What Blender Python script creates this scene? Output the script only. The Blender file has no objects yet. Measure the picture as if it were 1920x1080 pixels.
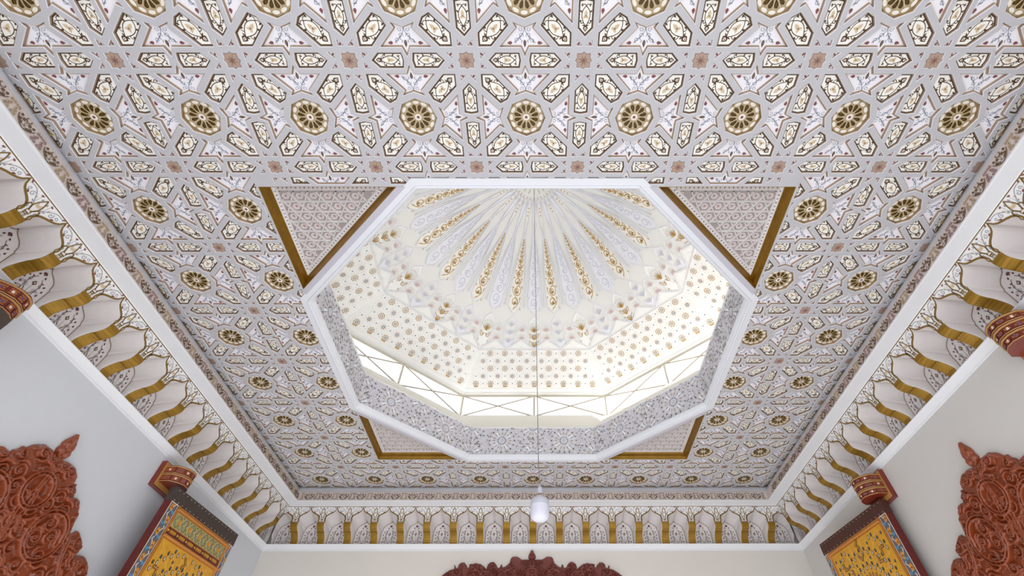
import bpy, bmesh, math, random
import numpy as np
from mathutils import Vector, Matrix
from mathutils.geometry import delaunay_2d_cdt
PI = math.pi
sc = bpy.context.scene
COL = sc.collection
random.seed(7)

# ------------------------------------------------------------------ camera, light, exposure
F_PX, CX, CY = 856.26, 1012.75, 496.84
PITCH, ROLL, YAW = 0.88770, 0.0022, 0.0024
CAM = Vector((0.0855, -0.4263, 0.0))
cd = bpy.data.cameras.new('camera'); cam = bpy.data.objects.new('camera', cd); COL.objects.link(cam)
def cam_axes():
    c, s = math.cos(YAW), math.sin(YAW); cr, sr = math.cos(ROLL), math.sin(ROLL)
    st, ct = math.sin(PITCH), math.cos(PITCH)
    u = Vector((c, -s, 0)); yv = Vector((s, c, 0)); z = Vector((0, 0, 1))
    d = yv * ct + z * st; v = -yv * st + z * ct
    return u * cr - v * sr, u * sr + v * cr, d
R_, U_, D_ = cam_axes()
m = Matrix.Identity(4)
for i in range(3):
    m[i][0] = R_[i]; m[i][1] = U_[i]; m[i][2] = -D_[i]; m[i][3] = CAM[i]
cam.matrix_world = m
cd.sensor_width = 36; cd.sensor_fit = 'HORIZONTAL'; cd.lens = 36 * F_PX / 1920
cd.shift_x = -(CX - 960) / 1920; cd.shift_y = -(540 - CY) / 1920
cd.clip_start = 0.02; cd.clip_end = 200
sc.camera = cam

w = bpy.data.worlds.new('sky'); sc.world = w; w.use_nodes = True
nt = w.node_tree; bg = nt.nodes['Background']
tc = nt.nodes.new('ShaderNodeTexCoord'); sep = nt.nodes.new('ShaderNodeSeparateXYZ')
rp = nt.nodes.new('ShaderNodeValToRGB'); mp = nt.nodes.new('ShaderNodeMapRange')
mp.inputs['From Min'].default_value = -1; mp.inputs['From Max'].default_value = 1
nt.links.new(tc.outputs['Generated'], sep.inputs[0]); nt.links.new(sep.outputs['Z'], mp.inputs['Value'])
nt.links.new(mp.outputs[0], rp.inputs[0]); nt.links.new(rp.outputs[0], bg.inputs[0])
e = rp.color_ramp.elements
e[0].position = 0.0; e[0].color = (0.60, 0.60, 0.61, 1)
e[1].position = 1.0; e[1].color = (0.50, 0.56, 0.64, 1)
for p_, c_ in ((0.40, (0.64, 0.65, 0.67, 1)), (0.49, (1.0, 1.02, 1.06, 1)), (0.53, (1.7, 1.74, 1.8, 1)), (0.62, (0.95, 0.98, 1.02, 1)), (0.72, (0.52, 0.545, 0.58, 1))):
    k = e.new(p_); k.color = c_
bg.inputs[1].default_value = 1.0
sd = bpy.data.lights.new('sun', 'SUN'); sun = bpy.data.objects.new('sun', sd); COL.objects.link(sun)
sd.energy = 9.0; sd.angle = 0.012; sd.color = (1.0, 0.975, 0.945)
SUN_DIR = Vector((-0.62, -0.12, -0.78)).normalized()
sun.rotation_euler = SUN_DIR.to_track_quat('-Z', 'Y').to_euler()
sun.location = (8, 6, 12)
sc.view_settings.view_transform = 'Standard'; sc.view_settings.look = 'None'
sc.view_settings.gamma = 1; sc.view_settings.use_curve_mapping = False
sc.view_settings.exposure = 1.27
sc.cycles.max_bounces = 6; sc.cycles.diffuse_bounces = 4; sc.cycles.transparent_max_bounces = 12
sc.cycles.use_denoising = True; sc.cycles.sample_clamp_indirect = 6

# ------------------------------------------------------------------ materials
def lin(c):
    return tuple((x / 12.92 if x <= 0.04045 else ((x + 0.055) / 1.055) ** 2.4) for x in c)
MATS = {}
def mat(name, rgb, rough=0.55, metal=0.0, vary=0.06, scale=9.0, bump=0.0, bscale=60.0, coat=0.0, stretch=None):
    ma = bpy.data.materials.new(name); ma.use_nodes = True
    t = ma.node_tree; b = t.nodes['Principled BSDF']
    c = lin([x / 255 for x in rgb])
    b.inputs['Roughness'].default_value = rough; b.inputs['Metallic'].default_value = metal
    if coat: b.inputs['Coat Weight'].default_value = coat; b.inputs['Coat Roughness'].default_value = 0.12
    co = t.nodes.new('ShaderNodeTexCoord'); vec = co.outputs['Object']
    if stretch:
        mpn = t.nodes.new('ShaderNodeMapping'); mpn.inputs['Scale'].default_value = stretch
        t.links.new(vec, mpn.inputs[0]); vec = mpn.outputs[0]
    n = t.nodes.new('ShaderNodeTexNoise'); n.inputs['Scale'].default_value = scale; n.inputs['Detail'].default_value = 3
    t.links.new(vec, n.inputs['Vector'])
    mx = t.nodes.new('ShaderNodeMix'); mx.data_type = 'RGBA'
    mx.inputs[6].default_value = tuple(x * (1 - vary) for x in c) + (1,)
    mx.inputs[7].default_value = tuple(min(1, x * (1 + vary)) for x in c) + (1,)
    t.links.new(n.outputs['Fac'], mx.inputs[0]); t.links.new(mx.outputs[2], b.inputs['Base Color'])
    if bump:
        n2 = t.nodes.new('ShaderNodeTexNoise'); n2.inputs['Scale'].default_value = bscale
        t.links.new(vec, n2.inputs['Vector'])
        bp = t.nodes.new('ShaderNodeBump'); bp.inputs['Strength'].default_value = bump; bp.inputs['Distance'].default_value = 0.004
        t.links.new(n2.outputs['Fac'], bp.inputs['Height']); t.links.new(bp.outputs[0], b.inputs['Normal'])
    MATS[name] = ma; return ma
mat('strap', (186, 185, 189)); mat('cell_wall', (168, 146, 130)); mat('cream', (240, 237, 230)); mat('fascia', (234, 232, 230))
mat('star_ground', (232, 230, 236)); mat('tan', (172, 146, 112)); mat('umber', (78, 56, 26))
mat('umber_wall', (150, 128, 106))
mat('beige', (206, 184, 148)); mat('burgundy', (128, 70, 72)); mat('bluegrey', (158, 161, 174))
mat('terracotta', (170, 144, 128)); mat('terra_dark', (132, 104, 94)); mat('petal_dark', (92, 68, 18))
mat('petal_white', (230, 224, 214)); mat('rosette_gold', (198, 178, 140))
mat('wall_cool', (206, 209, 214), rough=0.32, bump=0.15, bscale=4.0, vary=0.02)
mat('wall_warm', (206, 203, 199), rough=0.38, bump=0.15, bscale=4.0, vary=0.02)
mat('wall_cream', (222, 217, 210), rough=0.5, bump=0.1, bscale=4.0, vary=0.025, scale=3)
mat('white_paint', (228, 229, 232), rough=0.35, vary=0.015)
mat('frame_paint', (222, 224, 230), rough=0.4, vary=0.015)
mat('lip_grey', (190, 188, 198), rough=0.4, vary=0.02)
mat('niche_paint', (220, 214, 212), rough=0.45, vary=0.02)
mat('gilt', (150, 114, 36), rough=0.42, metal=0.55, vary=0.45, scale=26, stretch=(0.35, 0.35, 3.2), bump=0.3, bscale=40)
mat('gilt_trim', (146, 108, 30), rough=0.38, metal=0.55, vary=0.35, scale=18)
mat('gold_line', (120, 92, 34)); mat('ink', (70, 52, 42)); mat('leaf_grey', (146, 149, 160))
mat('frieze_ground', (230, 217, 211)); mat('frieze_mauve', (176, 146, 146)); mat('frieze_beige', (198, 178, 148)); mat('frieze_brown', (124, 100, 74))
mat('frieze_high', (222, 212, 202))
mat('dome_cream', (239, 238, 235), rough=0.5, vary=0.015); mat('dome_white', (232, 232, 238), vary=0.02); mat('dome_scroll', (204, 204, 214))
mat('dome_plain', (230, 229, 225), vary=0.02); mat('dome_gold', (190, 152, 84)); mat('dome_gold_deep', (146, 112, 56)); mat('dome_goldback', (240, 237, 228))
mat('dome_ink', (96, 78, 66)); mat('dome_pink', (206, 180, 178)); mat('dome_dot', (92, 96, 118)); mat('dome_line', (228, 228, 234))
mat('drum_white', (240, 240, 244), vary=0.02); mat('drum_ground', (208, 206, 213)); mat('drum_dark', (92, 84, 72)); mat('drum_blue', (112, 114, 138))
mat('drum_green', (128, 122, 88)); mat('drum_pink', (206, 184, 176))
mat('spandrel_strap', (226, 221, 220)); mat('spandrel_shaded_ground', (160, 150, 148)); mat('spandrel_cup', (194, 178, 174)); mat('spandrel_pit', (128, 100, 90)); mat('spandrel_dark', (70, 66, 74))
mat('window_paint', (206, 200, 184), rough=0.4); mat('brace_paint', (176, 164, 146)); mat('sill_paint', (232, 228, 216), vary=0.02)
mat('terrace', (206, 208, 212), rough=0.8)
mat('carved_wood', (140, 64, 30), rough=0.28, vary=0.3, scale=14, coat=0.25)
mat('back_wood', (116, 52, 42), rough=0.6, vary=0.2, scale=14, coat=0.15)
mat('door_red', (96, 20, 12), rough=0.4, vary=0.25); mat('iron', (82, 70, 64), rough=0.5, metal=0.5, vary=0.3, scale=14); mat('iron_rust', (86, 52, 42), rough=0.5, metal=0.4, vary=0.3, scale=14)
mat('stud', (190, 180, 176), rough=0.3, metal=0.8)
mat('door_gold', (206, 148, 34), rough=0.4, vary=0.2, scale=30); mat('door_gold_light', (226, 178, 70), rough=0.4)
mat('bar_gold', (198, 128, 52), rough=0.25, metal=0.5, coat=0.3); mat('door_tan', (170, 122, 62)); mat('door_brown', (72, 36, 14)); mat('door_blue', (62, 96, 118)); mat('door_green', (52, 88, 62))
mat('door_white', (226, 214, 196)); mat('door_grey', (98, 92, 98)); mat('door_orange', (208, 134, 24)); mat('door_sky', (84, 140, 176)); mat('door_olive', (170, 156, 98))
mat('bracket_red', (120, 40, 24), rough=0.35, vary=0.3, coat=0.3); mat('bracket_orange', (168, 84, 36)); mat('bracket_gold', (186, 138, 78), rough=0.35); mat('bracket_blue', (84, 78, 120)); mat('bracket_dark', (70, 22, 14))
mat('cord', (120, 120, 126)); mat('bulb_skirt', (196, 198, 210), rough=0.35); mat('brass', (176, 158, 130), rough=0.3, metal=0.8)
g = bpy.data.materials.new('clear_glass'); g.use_nodes = True; t = g.node_tree
for n in list(t.nodes): t.nodes.remove(n)
o_ = t.nodes.new('ShaderNodeOutputMaterial'); a_ = t.nodes.new('ShaderNodeBsdfTransparent'); b_ = t.nodes.new('ShaderNodeBsdfGlossy'); x_ = t.nodes.new('ShaderNodeMixShader')
a_.inputs[0].default_value = (0.97, 0.98, 1, 1); b_.inputs['Roughness'].default_value = 0.05; x_.inputs[0].default_value = 0.06
t.links.new(a_.outputs[0], x_.inputs[1]); t.links.new(b_.outputs[0], x_.inputs[2]); t.links.new(x_.outputs[0], o_.inputs[0]); MATS['clear_glass'] = g
g = mat('bulb_glass', (222, 222, 234), rough=0.25, vary=0.0)
b = g.node_tree.nodes['Principled BSDF']; b.inputs['Subsurface Weight'].default_value = 0.3; b.inputs['Subsurface Radius'].default_value = (0.05, 0.05, 0.05)

# ------------------------------------------------------------------ mesh builder and painter
class MB:
    def __init__(s): s.v = []; s.f = []; s.m = []; s.names = []
    def mi(s, n):
        if n not in s.names: s.names.append(n)
        return s.names.index(n)
    def poly(s, pts, m):
        k = len(s.v); s.v.extend(pts); s.f.append(tuple(range(k, k + len(pts)))); s.m.append(s.mi(m))
    def grid(s, rows, m, closed=False):
        k = len(s.v); n = len(rows[0])
        for r in rows: s.v.extend(r)
        q = s.mi(m)
        for i in range(len(rows) - 1):
            for j in range(n if closed else n - 1):
                j2 = (j + 1) % n
                s.f.append((k + i * n + j, k + i * n + j2, k + (i + 1) * n + j2, k + (i + 1) * n + j)); s.m.append(q)
    def box(s, a, b, m):
        x0, y0, z0 = a; x1, y1, z1 = b
        P = [(x0, y0, z0), (x1, y0, z0), (x1, y1, z0), (x0, y1, z0), (x0, y0, z1), (x1, y0, z1), (x1, y1, z1), (x0, y1, z1)]
        for q in ((0, 1, 2, 3), (4, 5, 6, 7), (0, 1, 5, 4), (1, 2, 6, 5), (2, 3, 7, 6), (3, 0, 4, 7)): s.poly([P[i] for i in q], m)
    def lathe(s, prof, m, c=(0, 0, 0), n=28):
        s.grid([[(c[0] + r * math.cos(2 * PI * j / n), c[1] + r * math.sin(2 * PI * j / n), c[2] + z) for j in range(n)] for r, z in prof], m, True)
    def tube(s, a, b, r, m, n=8):
        a = Vector(a); b = Vector(b); d = (b - a).normalized(); x = d.orthogonal().normalized(); y = d.cross(x)
        R = [[tuple(p + (x * math.cos(2 * PI * j / n) + y * math.sin(2 * PI * j / n)) * r) for j in range(n)] for p in (a, b)]
        s.grid(R, m, True); s.poly(R[0], m); s.poly(R[1], m)
    def build(s, name, parent=None, smooth=False, mats=None, loc=None, solid=0.0):
        me = bpy.data.meshes.new(name); me.from_pydata([tuple(p) for p in s.v], [], s.f)
        for n in s.names: me.materials.append(MATS[n])
        me.polygons.foreach_set('material_index', s.m)
        if smooth: me.polygons.foreach_set('use_smooth', [True] * len(s.f))
        me.update(); o = bpy.data.objects.new(name, me); COL.objects.link(o)
        if parent: o.parent = parent
        if loc: o.location = loc
        if solid:
            md = o.modifiers.new('thickness', 'SOLIDIFY'); md.thickness = solid; md.offset = 0
        return o
def tag(o, label=None, cat=None, group=None, kind=None):
    for k, v in (('label', label), ('category', cat), ('group', group), ('kind', kind)):
        if v: o[k] = v
    return o
def empty(name, loc=(0, 0, 0), rz=0):
    o = bpy.data.objects.new(name, None); COL.objects.link(o); o.location = loc; o.rotation_euler = (0, 0, rz); o.empty_display_size = 0.1
    return o
def copy_part(src, parent, loc=None, rot=None):
    c = src.copy(); COL.objects.link(c); c.parent = parent
    if loc is not None: c.location = loc
    if rot is not None: c.rotation_euler = rot
    return c
def clip(poly, ax, val, keep_less):
    out = []; n = len(poly)
    for i in range(n):
        a = poly[i]; b = poly[(i + 1) % n]
        ia = (a[ax] <= val) == keep_less; ib = (b[ax] <= val) == keep_less
        if ia: out.append(a)
        if ia != ib:
            t = (val - a[ax]) / (b[ax] - a[ax]); out.append((a[0] + t * (b[0] - a[0]), a[1] + t * (b[1] - a[1])))
    return out
def inset(poly, d):
    n = len(poly); A = sum(poly[i][0] * poly[(i + 1) % n][1] - poly[(i + 1) % n][0] * poly[i][1] for i in range(n)); sg = 1 if A > 0 else -1
    out = []
    for i in range(n):
        p = Vector(poly[i - 1]); q = Vector(poly[i]); r = Vector(poly[(i + 1) % n])
        e1 = (q - p); e2 = (r - q)
        if e1.length < 1e-7 or e2.length < 1e-7: out.append(tuple(q)); continue
        e1.normalize(); e2.normalize(); n1 = Vector((-e1.y, e1.x)) * sg; n2 = Vector((-e2.y, e2.x)) * sg
        b = n1 + n2; k = b.dot(n1)
        if k < 0.25: k = 0.25
        out.append(tuple(q + b * (d / k)))
    return out
class Paint:
    """draws 2-D motifs through a map (u, v, height) -> 3-D; optional clipping of every polygon"""
    def __init__(s, mb, f, h=0.0012, cl=None, T=None): s.mb = mb; s.f = f; s.h = h; s.cl = cl; s.T = T
    def at(s, c, ang, k=1.0, flip=1):
        q = Paint(s.mb, s.f, s.h, s.cl); ca, sa = math.cos(ang), math.sin(ang); T0 = s.T
        def T(p):
            x, y = p[0] * k * flip, p[1] * k; r = (c[0] + x * ca - y * sa, c[1] + x * sa + y * ca)
            return T0(r) if T0 else r
        q.T = T; return q
    def poly(s, pts, m, lv=1):
        P = [s.T(p) for p in pts] if s.T else list(pts)
        if s.cl: P = s.cl(P)
        if P and len(P) > 2: s.mb.poly([s.f(x, y, s.h * lv) for x, y in P], m)
    def stroke(s, pts, wd, m, lv=1):
        n = len(pts); L = []; R = []
        for i in range(n):
            a = pts[max(0, i - 1)]; b = pts[min(n - 1, i + 1)]; dx, dy = b[0] - a[0], b[1] - a[1]; l = math.hypot(dx, dy) or 1
            ww = (wd(i / (n - 1)) if callable(wd) else wd) / 2
            L.append((pts[i][0] - dy / l * ww, pts[i][1] + dx / l * ww)); R.append((pts[i][0] + dy / l * ww, pts[i][1] - dx / l * ww))
        for i in range(n - 1): s.poly([L[i], L[i + 1], R[i + 1], R[i]], m, lv)
    def ridge(s, pts, wd, hg, m, top=0.45, closed=False):
        n = len(pts); rows = []
        for i in range(n):
            if closed: a = pts[i - 1]; b = pts[(i + 1) % n]
            else: a = pts[max(0, i - 1)]; b = pts[min(n - 1, i + 1)]
            dx, dy = b[0] - a[0], b[1] - a[1]; l = math.hypot(dx, dy) or 1; nx, ny = -dy / l, dx / l
            ww = (wd(i / (n - 1)) if callable(wd) else wd) / 2; r = []
            for k, h in ((1, 0), (top, hg), (-top, hg), (-1, 0)):
                q = (pts[i][0] + nx * ww * k, pts[i][1] + ny * ww * k)
                if s.T: q = s.T(q)
                r.append(s.f(q[0], q[1], h))
            rows.append(r)
        if closed: rows.append(rows[0])
        s.mb.grid(rows, m)
    def disc(s, c, r, m, lv=1, n=10, ry=None):
        ry = ry or r; s.poly([(c[0] + r * math.cos(2 * PI * i / n), c[1] + ry * math.sin(2 * PI * i / n)) for i in range(n)], m, lv)
    def ring(s, c, r, wd, m, lv=1, n=12):
        s.stroke([(c[0] + r * math.cos(2 * PI * i / n), c[1] + r * math.sin(2 * PI * i / n)) for i in range(n + 1)], wd, m, lv)
    def tear(s, c, ang, L, W, m, lv=1):
        P = [(0, 0), (.18, .8), (.42, 1), (.7, .6), (1, 0), (.7, -.6), (.42, -1), (.18, -.8)]; ca, sa = math.cos(ang), math.sin(ang)
        s.poly([(c[0] + x * L * ca - y * W / 2 * sa, c[1] + x * L * sa + y * W / 2 * ca) for x, y in P], m, lv)
    def spiral(s, c, r, a0, turns, wd, m, lv=1, n=14, rg=0):
        P = [(c[0] + r * (1 - .8 * i / n) * math.cos(a0 + turns * 2 * PI * i / n), c[1] + r * (1 - .8 * i / n) * math.sin(a0 + turns * 2 * PI * i / n)) for i in range(n + 1)]
        if rg: s.ridge(P, wd, rg, m)
        else: s.stroke(P, wd, m, lv)
def bez(p, n=8):
    p = [Vector(q) for q in p]; out = []
    for i in range(n + 1):
        t = i / n
        if len(p) == 3: q = p[0] * (1 - t) ** 2 + p[1] * 2 * t * (1 - t) + p[2] * t * t
        else: q = p[0] * (1 - t) ** 3 + p[1] * 3 * t * (1 - t) ** 2 + p[2] * 3 * t * t * (1 - t) + p[3] * t ** 3
        out.append((q.x, q.y))
    return out
def plane(o, u, v, n):
    o, u, v, n = Vector(o), Vector(u), Vector(v), Vector(n)
    return lambda a, b, h: tuple(o + u * a + v * b + n * h)

# ------------------------------------------------------------------ measures (metres, camera at z = 0)
S = 0.7                     # repeat of the ceiling pattern
H = 2.888                   # underside of the ceiling
XR, YB, YN = 3.178, 5.815, -1.75
YC = 3.127                  # centre of the skylight
Q = 1.925                   # half side of its square opening
WX, WY, WZ = XR + 0.285, YB + 0.285, 2.235

# ------------------------------------------------------------------ walls
def wall(name, a, b, m, label, up=None):
    mb = MB(); mb.box(a, b, m)
    if up: mb.box(up[0], up[1], m); o = mb.build(name); return tag(o, label, 'wall', kind='structure')
wall('wall_left', (-WX - 0.35, YN, -1.6), (-WX, WY, WZ), 'wall_cool', 'smooth pale grey plaster wall on the left, below the arched cornice', ((-XR - .7, YN, WZ), (-XR - .34, YB + .7, H + .15)))
wall('wall_right', (WX, YN, -1.6), (WX + 0.35, WY, WZ), 'wall_warm', 'smooth warm white plaster wall on the right, below the arched cornice', ((XR + .34, YN, WZ), (XR + .7, YB + .7, H + .15)))
wall('wall_back', (-WX - 0.35, WY, -1.6), (WX + 0.35, WY + 0.3, WZ), 'wall_cream', 'cream plaster wall at the far end behind the hanging bulb', ((-XR - .34, YB + .34, WZ), (XR + .34, YB + .7, H + .15)))

# ------------------------------------------------------------------ ceiling: strapwork with sunk painted cells
def rot4(p, k):
    x, y = p
    for _ in range(k): x, y = -y, x
    return (x, y)
OCT = [(.182 * math.sin(i * PI / 4), .182 * math.cos(i * PI / 4)) for i in range(8)]
STAR = [(0, .462), (.033, .391), (.212, .391), (.072, .246), (.097, .205), (0, .240), (-.097, .205), (-.072, .246), (-.212, .391), (-.033, .391)]
HEXD = [(.283, .388), (.388, .388), (.388, .283), (.229, .133), (.166, .166), (.133, .229)]
HEXC = [(.036, .0), (.048, .062), (.25, .062), (.312, 0), (.25, -.062), (.048, -.062)]
TRI = [(-.069, .115), (-.006, .115), (-.069, .178)]
BOSS = []
for k in range(4):
    for q in ((-.062, .062), (-.022, .060), (0, .076), (.022, .060)): BOSS.append(rot4(q, 4 - k))
def sc2(P, c): return [((x + c[0]) * S, (y + c[1]) * S) for x, y in P]
X0, X1, Y0, Y1 = -XR + .012, XR - .012, YN + .01, YB - .012
HX0, HX1, HY0, HY1 = -Q - .02, Q + .02, YC - Q - .02, YC + Q + .02
def clipper(c):
    """clip against the ceiling's rim and the square opening, for a cell centred at c"""
    ops = []
    if c[0] < X0 + .4: ops.append((0, X0, False))
    if c[0] > X1 - .4: ops.append((0, X1, True))
    if c[1] < Y0 + .4: ops.append((1, Y0, False))
    if c[1] > Y1 - .4: ops.append((1, Y1, True))
    ix = HX0 - .3 < c[0] < HX1 + .3; iy = HY0 - .3 < c[1] < HY1 + .3
    if ix and iy:
        d = [(HX0 - c[0], (0, HX0, True)), (c[0] - HX1, (0, HX1, False)), (HY0 - c[1], (1, HY0, True)), (c[1] - HY1, (1, HY1, False))]
        d.sort(key=lambda q: -q[0]); ops.append(d[0][1])
    if not ops: return None
    def f(P):
        for ax, v, k in ops:
            P = clip(P, ax, v, k)
            if len(P) < 3: return []
        return P
    return f
def area(P): return abs(sum(P[i][0] * P[(i + 1) % len(P)][1] - P[(i + 1) % len(P)][0] * P[i][1] for i in range(len(P)))) / 2
cells = []      # (outline, kind, centre, angle)
for i in range(-6, 7):
    for j in range(-4, 10):
        c = (i, j)
        cells.append((sc2(OCT, c), 'oct', (i * S, j * S), 0))
        for k in range(4):
            a = k * PI / 2
            cells.append((sc2([rot4(p, k) for p in STAR], c), 'star', ((i + rot4((0, .32), k)[0]) * S, (j + rot4((0, .32), k)[1]) * S), a))
            cells.append((sc2([rot4(p, k) for p in HEXD], c), 'hex', ((i + rot4((.265, .265), k)[0]) * S, (j + rot4((.265, .265), k)[1]) * S), PI / 4 + a))
        for k, hc in ((0, (i, j + .5)), (2, (i, j + .5)), (1, (i + .5, j)), (3, (i + .5, j))):
            cc = rot4((.172, 0), k)
            cells.append((sc2([rot4(p, k) for p in HEXC], hc), 'hexs', ((hc[0] + cc[0]) * S, (hc[1] + cc[1]) * S), k * PI / 2))
        hc = (i + .5, j + .5)
        cells.append((sc2(BOSS, hc), 'boss', (hc[0] * S, hc[1] * S), 0))
        for k in range(4):
            for fl in (1, -1):
                P = [rot4((x * fl, y), k) for x, y in TRI]; cc = rot4((-.045 * fl, .135), k)
                cells.append((sc2(P, hc), 'tri', ((hc[0] + cc[0]) * S, (hc[1] + cc[1]) * S), k * PI / 2 + (PI / 2 - fl * .78) ))
DEP = {'oct': .026, 'star': .018, 'hex': .016, 'hexs': .016, 'boss': .010, 'tri': .012}
GND = {'oct': 'rosette_gold', 'star': 'star_ground', 'hex': 'cream', 'hexs': 'cream', 'boss': 'terracotta', 'tri': 'star_ground'}
WAL = {'oct': 'tan', 'star': 'cell_wall', 'hex': 'cell_wall', 'hexs': 'cell_wall', 'boss': 'cell_wall', 'tri': 'cell_wall'}
ceil = MB(); pm = MB()
kept = []
for P, kind, c, a in cells:
    if c[0] < X0 - .3 or c[0] > X1 + .3 or c[1] < Y0 - .3 or c[1] > Y1 + .3: continue
    if HX0 + .3 < c[0] < HX1 - .3 and HY0 + .3 < c[1] < HY1 - .3: continue
    cf = clipper(c)
    P2 = cf(P) if cf else P
    if len(P2) < 3 or area(P2) < 2e-4: continue
    mx_, my_ = sum(p[0] for p in P2) / len(P2), sum(p[1] for p in P2) / len(P2)
    if HX0 < mx_ < HX1 and HY0 < my_ < HY1: continue
    if kind in ('hex', 'hexs', 'star'): P2 = inset(P2, -.0035)
    full = (cf is None) or abs(area(cf(P)) - area(P)) < 1e-6
    kept.append((P2, kind, c, a, cf, full))
# strap surface = region minus the cells
verts = []; faces = []
def addp(P):
    if sum(P[i][0] * P[(i + 1) % len(P)][1] - P[(i + 1) % len(P)][0] * P[i][1] for i in range(len(P))) < 0: P = P[::-1]
    k = len(verts); verts.extend([Vector(p) for p in P]); faces.append(list(range(k, k + len(P))))
xo0, xo1, yo0, yo1 = -XR, XR, YN, YB
for P in kept:
    addp(P[0])
nk = len(faces)
addp([(-Q, YC - Q), (Q, YC - Q), (Q, YC + Q), (-Q, YC + Q)])
addp([(xo0, yo0), (xo1, yo0), (xo1, yo1), (xo0, yo1)])
vo, eo, fo, _, _, of = delaunay_2d_cdt(verts, [], faces, 0, 1e-6, True)
k0 = len(ceil.v); ceil.v.extend([(p.x, p.y, H) for p in vo]); q = ceil.mi('strap')
for fc, og in zip(fo, of):
    if og and all(i > nk for i in og): ceil.f.append(tuple(k0 + i for i in fc)); ceil.m.append(q)
bv = .0028
for P, kind, c, a, cf, full in kept:
    d = DEP[kind]; I1 = inset(P, bv); I2 = inset(P, bv + .002)
    n = len(P); r0 = [(x, y, H) for x, y in P]; r1 = [(x, y, H + .0035) for x, y in I1]; r2 = [(x, y, H + d) for x, y in I2]
    for i in range(n):
        j = (i + 1) % n
        ceil.poly([r0[i], r0[j], r1[j], r1[i]], 'frame_paint'); ceil.poly([r1[i], r1[j], r2[j], r2[i]], WAL[kind])  # rim bevel paler than the strap, an edge highlight put into colour
    pm.poly(r2, GND[kind])
    if kind in ('hex', 'hexs'):
        o1 = inset(P, bv + .002); o2 = inset(P, bv + .0095)
        for i in range(n):
            j = (i + 1) % n
            pm.poly([(x, y, H + d - .0012) for x, y in (o1[i], o1[j], o2[j], o2[i])], 'umber')
    elif kind == 'star':
        o1 = inset(P, bv + .002); o2 = inset(P, bv + .0065)
        for i in range(n):
            j = (i + 1) % n
            pm.poly([(x, y, H + d - .0012) for x, y in (o1[i], o1[j], o2[j], o2[i])], 'tan')
ceiling = ceil.build('ceiling'); tag(ceiling, 'coffered ceiling of lilac-grey strapwork around the octagonal skylight', 'ceiling', kind='structure')
def motif_hex(p, L, W):
    p.stroke(bez([(-.62 * L, 0), (-.2 * L, 1.35 * W), (.5 * L, 0)]), .0045, 'umber')
    p.stroke(bez([(-.62 * L, 0), (-.2 * L, -1.35 * W), (.5 * L, 0)]), .0045, 'umber')
    for a_, l_, w_ in ((PI, .33, .26), (.9, .22, .2), (-.9, .22, .2)): p.tear((-.08 * L, 0), a_, l_ * L, w_ * L * .75, 'beige', 2)
    p.disc((-.08 * L, 0), .05 * L, 'terra_dark', 3, 6)
    p.tear((.46 * L, 0), 0, .36 * L, .8 * W, 'umber'); p.tear((.54 * L, 0), 0, .2 * L, .36 * W, 'cream', 2); p.tear((.58 * L, 0), 0, .12 * L, .16 * W, 'burgundy', 3)
    for fl in (1, -1):
        q = p.at((0, 0), 0, 1, 1)
        q.tear((.48 * L, fl * .1 * W), fl * 1.9, .2 * L, .2 * W, 'umber')
        q.stroke(bez([(.28 * L, fl * .34 * W), (.42 * L, fl * .85 * W), (.16 * L, fl * .92 * W)], 5), .0042, 'umber'); q.disc((.2 * L, fl * .8 * W), .055 * L, 'umber', 1, 6)
        q.tear((-.28 * L, fl * .62 * W), fl * 2.2, .2 * L, .26 * W, 'umber')
        q.stroke(bez([(-.62 * L, 0), (-.78 * L, fl * .2 * W), (-.68 * L, fl * .55 * W)], 4), .004, 'umber')
        for a_ in (.3, 1.3, 2.3): q.tear((-.68 * L, fl * .55 * W), fl * a_, .13 * L, .15 * W, 'umber')
def motif_star(p):
    # local v axis points to the spike (at about +0.135*S from the centre)
    k = S
    p.tear((0, .020 * k), PI / 2, .062 * k, .026 * k, 'umber'); p.tear((0, .028 * k), PI / 2, .032 * k, .013 * k, 'terra_dark', 2)
    for fl in (1, -1):
        p.tear((fl * .105 * k, .042 * k), PI / 2 - fl * 1.45, .045 * k, .028 * k, 'burgundy')
        p.spiral((fl * .032 * k, -.012 * k), .022 * k, PI / 2 + fl * 1.2, fl * 1.1, .0042, 'bluegrey', 1, 9)
        p.spiral((fl * .064 * k, .022 * k), .020 * k, PI + fl * .6, -fl * 1.0, .0040, 'bluegrey', 1, 8)
        p.spiral((fl * .030 * k, -.060 * k), .020 * k, -PI / 2 + fl * .8, fl * 1.0, .0040, 'bluegrey', 1, 8)
        p.stroke(bez([(0, -.075 * k), (fl * .005 * k, -.02 * k), (fl * .045 * k, 0), (fl * .09 * k, .045 * k)], 7), .0045, 'bluegrey')
        p.tear((fl * .045 * k, 0), PI / 2 + fl * .5, .03 * k, .012 * k, 'bluegrey'); p.tear((fl * .02 * k, .02 * k), PI / 2 - fl * .4, .03 * k, .010 * k, 'bluegrey')
        p.tear((fl * .075 * k, .03 * k), PI / 2 + fl * .1, .02 * k, .010 * k, 'bluegrey')
for P, kind, c, a, cf, full in kept:
    if c[1] < -.75: continue
    if kind in ('oct', 'boss'): continue
    d = DEP[kind]
    fm = (lambda zz: (lambda x, y, h: (x, y, zz - h)))(H + d)
    p0 = Paint(pm, fm, .0009, None if full else (lambda f_, I_: f_)(cf, 0))
    if kind == 'hex': motif_hex(p0.at(c, a), .155 * S, .068 * S)
    elif kind == 'hexs': motif_hex(p0.at(c, a), .132 * S, .050 * S)
    elif kind == 'star': motif_star(p0.at(c, a))
    elif kind == 'tri': p0.at(c, a).tear((-.018 * S, 0), 0, .036 * S, .018 * S, 'burgundy')
panels = pm.build('painted_panels', ceiling); panels['label'] = 'cream painted cells with brown vines'
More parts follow.
